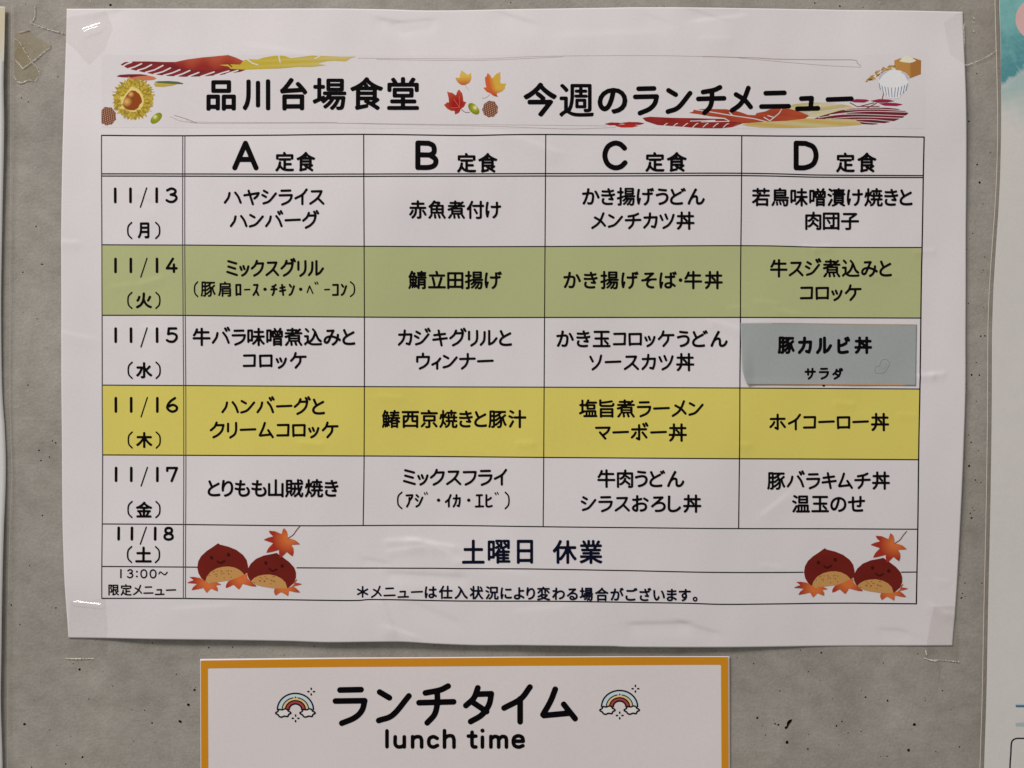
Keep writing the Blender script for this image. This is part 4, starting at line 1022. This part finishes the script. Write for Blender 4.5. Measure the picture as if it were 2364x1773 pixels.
def rainbow(ox, oy, s):
    z = Z(ox, oy, s)
    K2 = ink(24, 18, 20)
    g = link("rainbow_picture", None, card)
    cx, cy = 1177, 500
    def arc(r, a0=math.pi, a1=2 * math.pi, n=40): return [(cx + r * math.cos(a0 + (a1 - a0) * k / n), cy + r * 0.90 * math.sin(a0 + (a1 - a0) * k / n)) for k in range(n + 1)]
    for r0, r1, c in ((112, 148, ink(176, 190, 192)), (80, 108, ink(206, 172, 122)), (54, 84, ink(150, 62, 62))):
        pr = Print(); pr.fill([z(arc(r1) + arc(r0)[::-1])], c, cell=1.0); pr.lay("colour_stripe_print", g, Hcard, 0.06)
    pr = Print()
    for r, w in ((148, 13), (82, 11), (52, 13)): pr.strokes([z(arc(r))], w * s, K2, 0.7)
    pr.strokes([z(arc(109, math.pi, 1.44 * math.pi))], 9 * s, K2, 0.7); pr.strokes([z(arc(109, 1.56 * math.pi, 2 * math.pi))], 9 * s, K2, 0.7)
    pr.strokes([z([(cx, 399), (cx + 1, 399)])], 13 * s, K2, 0.7)
    pr.lay("outline_print", g, Hcard, 0.08)
    for c0 in (1077, 1277):
        pts_ = [(c0 + (56 + 7 * math.cos(6 * a)) * math.cos(a), 528 + (31 + 5 * math.cos(6 * a + 1)) * math.sin(a)) for a in [2 * math.pi * k / 40 for k in range(40)]]
        pr = Print(); pr.fill([z(pts_)], ink(200, 194, 190), cell=1.0); pr.lay("cloud_print", g, Hcard, 0.10)
        pr = Print(); pr.strokes([z(pts_ + [pts_[0]])], 13 * s, K2, 0.7); pr.lay("outline_print", g, Hcard, 0.12)
    pr = Print()
    for sx, sy in ((1307, 352), (1178, 572)):
        for dx, dy in ((0, -1), (0, 1), (1, 0), (-1, 0)):
            pr.strokes([z([(sx + dx * 19, sy + dy * 19), (sx + dx * 27, sy + dy * 27)])], 13 * s, K2, 0.6)
    pr.lay("sparkle_print", g, Hcard, 0.09)
rainbow(1100, 1490, .2803)
rainbow(1100 - 747.5, 1490 + 7.3, .2803)

# ------------------------------------------------------------------ neighbours, in clear laminate pouches
right = thing("laminated_poster", "laminated sheet with a teal watercolour top and a pink disc at the right edge", "poster", W(2600, 850, 0.5))
RL = [(2303, -200), (2303, 0), (2305.5, 100), (2306.6, 280), (2303, 450), (2289.6, 700), (2287, 950), (2283.5, 1195), (2279, 1400), (2274.3, 1600), (2267.8, 1773), (2262, 2000)]
RO = [(x - 10.8, y) for x, y in RL]; RO[3] = (2297.5, 280); RO[2] = (2294.2, 100); RO[4] = (2293.5, 450)
top = [(2303, -200), (2890, -200)]; bot = [(2262, 2000), (2850, 2000)]
pts, fs = sheet_mesh(top, bot, RL, [(2890, -200), (2850, 2000)], 60, 180, Hright)
build("sheet", pts, fs, M_SHEET2, right, solid=0.0001)
pts, fs = sheet_mesh([(2292.2, -215), (2905, -215)], [(2251, 2015), (2866, 2015)], [(RO[0][0], -215)] + RO[1:-1] + [(2251, 2015)], [(2905, -215), (2866, 2015)], 60, 180, lambda x, y: Hright(x, y) + 0.16)
build("laminate_film", pts, fs, M_LAM, right)
pr = Print(); pr.strokes([catmull([(x + 0.5, y) for x, y in RO], 20)], 1.5, ink(190, 178, 164), 1.2)
pr.lay("laminate_edge", right, Hright, 0.21)
# watercolour print with its own cloudy patches, top of the sheet
pr = Print()
def teal(x, y):
    n = math.sin(x * .05 + 1.7 * math.sin(y * .03)) * math.sin(y * .047 + 1.3 * math.sin(x * .04)) + .5 * math.sin(x * .17 + y * .11) * math.sin(y * .19 - x * .07) + .3 * math.sin(x * .41 + 2 * math.sin(y * .33)) * math.sin(y * .37 + x * .21)
    m = math.sin(x * .23 + 3 * math.sin(y * .09)) * math.sin(y * .31 + 2 * math.sin(x * .13))
    edge = 186 - (x - 2306) * 0.6 + 9 * n + 4 * m
    t1 = max(0, min(1, (y + 10) / 170)); base = lerp(ink(120, 172, 168), ink(74, 134, 140), t1 + .22 * n + .22 * m * t1)
    pale = lerp(ink(158, 176, 172), ink(198, 193, 188), (y - 205) / 90 + .18 * n)
    foam = max(0, min(1, .5 + n - (y - edge) / 30)) * .5
    pale = lerp(pale, ink(176, 186, 184), foam)
    s_ = max(0, min(1, (y - edge) / 7))
    return lerp(base, pale, s_)
edge_pts = [(x + .4, y) for x, y in RL]
pr.fill([[(2888, -198)] + edge_pts + [(2848, 1998)]], teal, cell=4.0)
pr.lay("watercolour_print", right, Hright, 0.04, label="teal watercolour wash fading to white")
pr = Print(); pr.fill([[(2389 + 49 * math.cos(a), 48 + 49 * math.sin(a)) for a in [2 * math.pi * k / 60 for k in range(60)]]], ink(202, 164, 160), cell=2.0)
pr.lay("pink_disc_print", right, Hright, 0.08)
pr = Print()
pr.fill([[(2340.5, 1625.5), (2800, 1625.5), (2800, 1630), (2341.5, 1630.5)]], ink(70, 100, 118), cell=1.6)
pr.fill([[(2340, 1622.8), (2800, 1622.8), (2800, 1625.4), (2340.5, 1625.4)]], ink(160, 182, 190), cell=1.3)
pr.fill([[(2340, 1667), (2356, 1665), (2800, 1665), (2800, 1674), (2341, 1674.5)]], ink(160, 172, 172), cell=2.0)
pr.lay("blue_rule_print", right, Hright, 0.06)
pr = Print()
pr.strokes([catmull([(2325.5, 1900), (2327, 1773), (2329, 1740), (2330.5, 1714), (2334, 1706), (2342, 1702), (2356, 1701.6), (2380, 1701.5)], 6) + [(2800, 1701)]], 3.6, BLACK, 0.9)
pr.strokes([[(2364, 1725), (2380, 1725), (2378, 1740)], [(2363, 1757), (2380, 1752)]], 4.5, BLACK, 0.9)
pr.lay("black_frame_print", right, Hright, 0.06)
pr = Print(); pr.fill([[(2363, 1171), (2420, 1171), (2420, 1196), (2363, 1196)]], ink(130, 128, 130), cell=2.0)
pr.lay("grey_box_print", right, Hright, 0.06)

left = thing("laminated_sheet", "white laminated sheet with a yellowed top corner at the left edge", "poster", W(-200, 850, 0.5))
LR = [(16, 18), (15, 100), (13, 200), (14, 300), (9, 500), (5.5, 700), (7, 896), (13, 995), (15.5, 1095), (12, 1228), (9, 1400), (7.8, 1500), (6, 1620), (10, 1773), (10, 2000)]
pts, fs = sheet_mesh([(-440, 20), (16, 18)], [(-440, 2000), (10, 2000)], [(-440, 20), (-440, 2000)], LR, 50, 180, Hleft)
build("sheet", pts, fs, M_SHEET3, left, solid=0.0001)
LO = [(32, 12), (31.5, 100), (30, 200), (30, 300), (28, 500), (26, 700), (25, 896), (27, 995), (30, 1095), (27, 1228), (24, 1400), (23.5, 1500), (22.5, 1620), (22, 1773), (22, 2012)]
pts, fs = sheet_mesh([(-455, 14), (32, 12)], [(-455, 2012), (22, 2012)], [(-455, 14), (-455, 2012)], LO, 50, 180, lambda x, y: Hleft(x, y) + 0.16)
build("laminate_film", pts, fs, M_LAM, left)
pr = Print(); pr.strokes([catmull([(x - .5, y) for x, y in LO], 20)], 1.0, ink(150, 142, 132), 1.0)
pr.lay("laminate_edge", left, Hleft, 0.21)
pr = Print(); pr.fill([[(-300, 22), (15.8, 20), (14.8, 100), (13.8, 148), (0, 134), (-60, 120), (-300, 110)]], lambda x, y: lerp(ink(186, 176, 150), ink(190, 184, 172), (y - 60) / 90), cell=3.0)
pr.lay("yellow_stain_print", left, Hleft, 0.04)

# ------------------------------------------------------------------ clear tape
def poly_grid(poly, hf, cell=3.0, edge_noise=0.0):
    A, B = loops_to_segs([poly]); a, b_, c, d = bbox([poly])
    gx, gy, X, Y = grid(a - cell, b_ - cell, c + cell, d + cell, cell)
    D = seg_dist(A, B, X, Y); F = np.where(winding(A, B, X, Y) != 0, -D, D)
    v, f = march(F, gx, gy); v = np.array(v); h = hf(v[:, 0], v[:, 1])
    return np.stack([(v[:, 0] - 1182.0) * K, -h * 0.001, ZC - (v[:, 1] - 886.5) * K], 1), f
def inside_sheet(x, y):
    return (x > np.interp(y, [p[1] for p in P_L], [p[0] for p in P_L])) & (x < np.interp(y, [p[1] for p in P_R], [p[0] for p in P_R])) \
        & (y > np.interp(x, [p[0] for p in P_T], [p[1] for p in P_T])) & (y < np.interp(x, [p[0] for p in P_B], [p[1] for p in P_B]))
def tape_h(extra=None, wob=0.06):
    def hf(x, y):
        x = np.asarray(x, float); y = np.asarray(y, float)
        hs = H(x, y) + 0.22
        dx = np.maximum(np.interp(y, [p[1] for p in P_L], [p[0] for p in P_L]) - x, x - np.interp(y, [p[1] for p in P_R], [p[0] for p in P_R]))
        dy = np.maximum(np.interp(x, [p[0] for p in P_T], [p[1] for p in P_T]) - y, y - np.interp(x, [p[0] for p in P_B], [p[1] for p in P_B]))
        d = np.maximum(dx, dy)
        t = smooth(d / 24.0)
        h = hs * (1 - t) + 0.10 * t
        h = h + wob * (0.5 + 0.5 * np.sin(x / 13.0 + 2 * np.sin(y / 17.0))) * (0.5 + 0.5 * np.sin(y / 11.0))
        if extra: h = h + extra(x, y)
        return h
    return hf
def tape(label, poly, hf, mat=M_TAPE, cuts=(), cell=2.5, sliver=(), group="strips of clear tape on the wall", ghosts=()):
    cx, cy = np.mean([p[0] for p in poly]), np.mean([p[1] for p in poly])
    t = thing("tape_strip", label, "tape", W(float(cx), float(cy), 0.2), group)
    p_, f_ = poly_grid(poly, hf, cell)
    build("film", p_, f_, mat, t)
    if cuts:
        for c_ in cuts:
            r4 = random.Random(int(c_[0][0] * 7 + c_[0][1])); verts, faces = [], []
            L_ = catmull(c_, 10); n = 0
            dd = np.r_[0, np.cumsum([math.hypot(L_[i + 1][0] - L_[i][0], L_[i + 1][1] - L_[i][1]) for i in range(len(L_) - 1)])]
            s = 0.0
            while s < dd[-1]:                       # saw-toothed end of the tape, crimped teeth with their sparkle put in as near-white
                if r4.random() < 0.72:
                    x = float(np.interp(s, dd, [p[0] for p in L_])); y = float(np.interp(s, dd, [p[1] for p in L_]))
                    w_ = r4.uniform(0.9, 2.3); hgt = r4.uniform(0.8, 2.2); hb = float(hf(np.array([x]), np.array([y]))[0])
                    o = len(verts)
                    verts += [W(x - w_, y - hgt * .2, hb + .03), W(x + w_, y - hgt * .3, hb + .03), W(x + r4.uniform(-.8, .8), y + hgt, hb + .03), W(x, y, hb + r4.uniform(.12, .32))]
                    faces += [(o, o + 3, o + 1), (o + 1, o + 3, o + 2), (o + 2, o + 3, o)]
                s += r4.uniform(1.2, 2.6)
            build("cut_edge", verts, faces, M_EDGE, t, smooth_=False)
    return t
def ridge(x0, y0, x1, y1, w, a):
    L_ = math.hypot(x1 - x0, y1 - y0); ux, uy = (x1 - x0) / L_, (y1 - y0) / L_
    def f(x, y):
        t = (x - x0) * ux + (y - y0) * uy; d = -(x - x0) * uy + (y - y0) * ux
        e = np.exp(-(np.clip(-t, 0, None) / w) ** 2 - (np.clip(t - L_, 0, None) / w) ** 2)
        return a * e * np.exp(-(d / w) ** 2)
    return f
r1, r2 = ridge(198, 76, 228, 66, 8.5, 0.80), ridge(190, 92, 197, 80, 6, 0.30)
tape("clear tape holding the menu's upper left corner, one glossy wrinkle shining white",
     [(80, 58), (120, 66), (158, 40), (246, 26), (262, 66), (242, 118), (206, 152), (172, 112), (128, 78), (92, 70)], tape_h(lambda x, y: r1(x, y) + r2(x, y), 0.015), cell=1.5,
     cuts=[[(84, 60), (110, 67), (134, 74), (150, 78)]])
tape("clear tape over the menu's upper right corner, reaching the laminated poster's edge",
     [(2176, 52), (2222, 24), (2296, 14), (2297, 118), (2226, 153), (2190, 128)], tape_h(), cuts=[[(2224, 152.5), (2242, 147)], [(2252, 143), (2270, 136), (2297, 118)], [(2223.5, 60), (2224, 108)]])
r3_, r4_ = ridge(172, 1389, 236, 1396, 4.5, 0.85), ridge(196, 1380, 222, 1383, 3, 0.45)
tape("clear tape under the menu's lower left corner with a saw-toothed end on the concrete",
     [(163, 1386), (246, 1380), (250, 1450), (244, 1519), (151, 1518), (158, 1470)], tape_h(lambda x, y: r3_(x, y) + r4_(x, y), 0.02), cell=1.5,
     cuts=[[(151, 1519), (180, 1520), (217, 1519.5)]])
tape("clear tape under the menu's lower right corner with a ragged white end on the concrete",
     [(2153, 1398), (2204, 1398), (2212, 1470), (2213, 1525), (2165, 1522), (2135, 1519), (2139, 1480)], tape_h(), mat=film_mat("clear_tape_matt", (0.972, 0.962, 0.952), 0.9, 0.2, 0.012),
     cuts=[[(2134, 1519), (2150, 1523), (2180, 1524), (2212, 1527)], [(2136, 1502), (2139, 1510)]])
flat = lambda base, wob=0.05: (lambda x, y: base + wob * (np.sin(np.asarray(x) / 9.0 + np.asarray(y) / 23.0) + np.sin(np.asarray(y) / 11.0)) + 0 * np.asarray(x, float))
tape("pointed sliver of dried tape glue below the menu's lower right corner",
     [(2161, 1529), (2175, 1529), (2171, 1550), (2168, 1569), (2164, 1569), (2164, 1548)], flat(0.14, 0.02), mat=film_mat("dried_glue", (0.92, 0.9, 0.86), 0.5, 0.4, 0.25, (0.62, 0.58, 0.52)), cell=1.5)
tape("yellowed old tape piece with a pointed lower end between the left sheet and the menu",
     [(33, 128), (44, 98), (54, 102), (74, 144), (90, 162), (93, 172), (80, 188), (50, 192), (34, 176)], flat(0.12), mat=M_OLDTAPE, cell=2,
     cuts=[[(33, 176), (48, 191), (66, 187), (80, 188)], [(56, 108), (64, 124), (75, 145), (88, 160), (92, 170)]])
tape("yellowed old tape piece with a ragged right end, upper one left of the menu",
     [(34, 76), (62, 68), (100, 94), (117, 103), (116, 113), (98, 124), (76, 142), (53, 158), (34, 136)], flat(0.32), mat=M_OLDTAPE, cell=2,
     cuts=[[(54, 158), (68, 148), (76, 142), (88, 132), (104, 120), (116, 112)], [(112, 96), (117, 106), (114, 113)], [(45, 75), (58, 72), (69, 67)], [(33, 137), (44, 148), (53, 158)]])
tape("faint old tape remnant with a ragged left edge above the menu's upper left corner",
     [(72, 50), (80, 14), (126, -30), (206, -24), (240, 4), (216, 14), (140, 16), (112, 50), (90, 60)], flat(0.13, 0.03), cell=2.5,
     cuts=[[(82, 15), (80, 35), (77, 48), (72, 52)], [(206, 0), (217, 11)]])
tape("small ragged tape remnant above the menu's upper right corner",
     [(2018, -10), (2034, 6), (2042, 10), (2100, -4), (2100, -14)], flat(0.12, 0.02), cell=2, cuts=[[(2022, 2), (2032, 7), (2042, 8)]])

def folds(label, lines, w, base, loc):
    t = thing("tape_strip", label, "tape", W(*loc, 0.2), "strips of clear tape on the wall")
    pr = Print(); r5 = random.Random(4)
    for l in lines:
        P = catmull(l, 6)
        for i in range(len(P) - 1):
            if r5.random() < 0.86: pr.strokes([P[i:i + 2]], w * r5.uniform(.5, 1.3), lerp(ink(168, 158, 138), ink(206, 198, 180), r5.random()), 0.6)  # glints along folds and torn edges, painted as pale broken strokes
    pr.lay("fold_glint", t, lambda x, y: base + 0 * np.asarray(x, float), 0.0)
    return t
zt = Z(0, 0, .1567)
t_ = folds("tape piece with painted pale glints on its folds and torn edges between the left sheet and the menu", [zt(l) for l in (
    [(230, 880), (290, 945), (340, 1010), (400, 975), (480, 915), (560, 850), (620, 790), (690, 735), (735, 700), (745, 670), (715, 620)], [(290, 480), (360, 465), (440, 440)],
    [(210, 560), (300, 640), (380, 770), (450, 880), (480, 915), (540, 990), (580, 1060)], [(205, 1110), (290, 1225), (430, 1180), (520, 1210)], [(520, 1200), (560, 1145)],
    [(520, 100), (525, 200), (500, 290), (450, 330)], [(450, 340), (560, 380), (700, 430), (890, 485), (965, 500)], [(700, 270), (712, 240)])], 1.3, 0.45, (60, 110))
p_, f_ = poly_grid(zt([(205, 90), (520, 60), (760, 200), (930, 520), (760, 720), (600, 1150), (420, 1230), (210, 1180)]), flat(0.22, 0.04), 3)
build("film", p_, f_, M_TAPE, t_)
t_ = folds("painted sparkle on the crinkled torn edges of tape right of the menu's upper right corner", [[(2164 + x * .1808, y * .1808) for x, y in l] for l in (
    [(330, 850), (385, 832), (440, 810)], [(470, 800), (570, 760), (640, 725), (745, 645)], [(334, 310), (330, 400), (338, 480), (328, 540), (336, 600)], [(330, 185), (395, 170)], [(425, 85), (440, 100)], [(450, 230), (462, 240)], [(452, 395), (458, 408)], [(440, 280), (446, 290)])], 1.5, 0.75, (2240, 90))
t_ = folds("painted white sparkle on the ragged tape end on the concrete under the menu's lower right corner", [[(2134, 1519), (2146, 1523), (2158, 1525), (2170, 1523), (2190, 1525), (2212, 1527)], [(2136, 1501), (2138, 1511)]], 1.9, 0.5, (2170, 1523))
t_ = folds("painted white sparkle on the teeth at the tape end under the menu's lower left corner", [[(151, 1519.5), (165, 1519.8), (178, 1520), (217, 1519.8)]], 2.2, 0.5, (180, 1519))
print("pits", len(pits), "objects", len(bpy.data.objects))
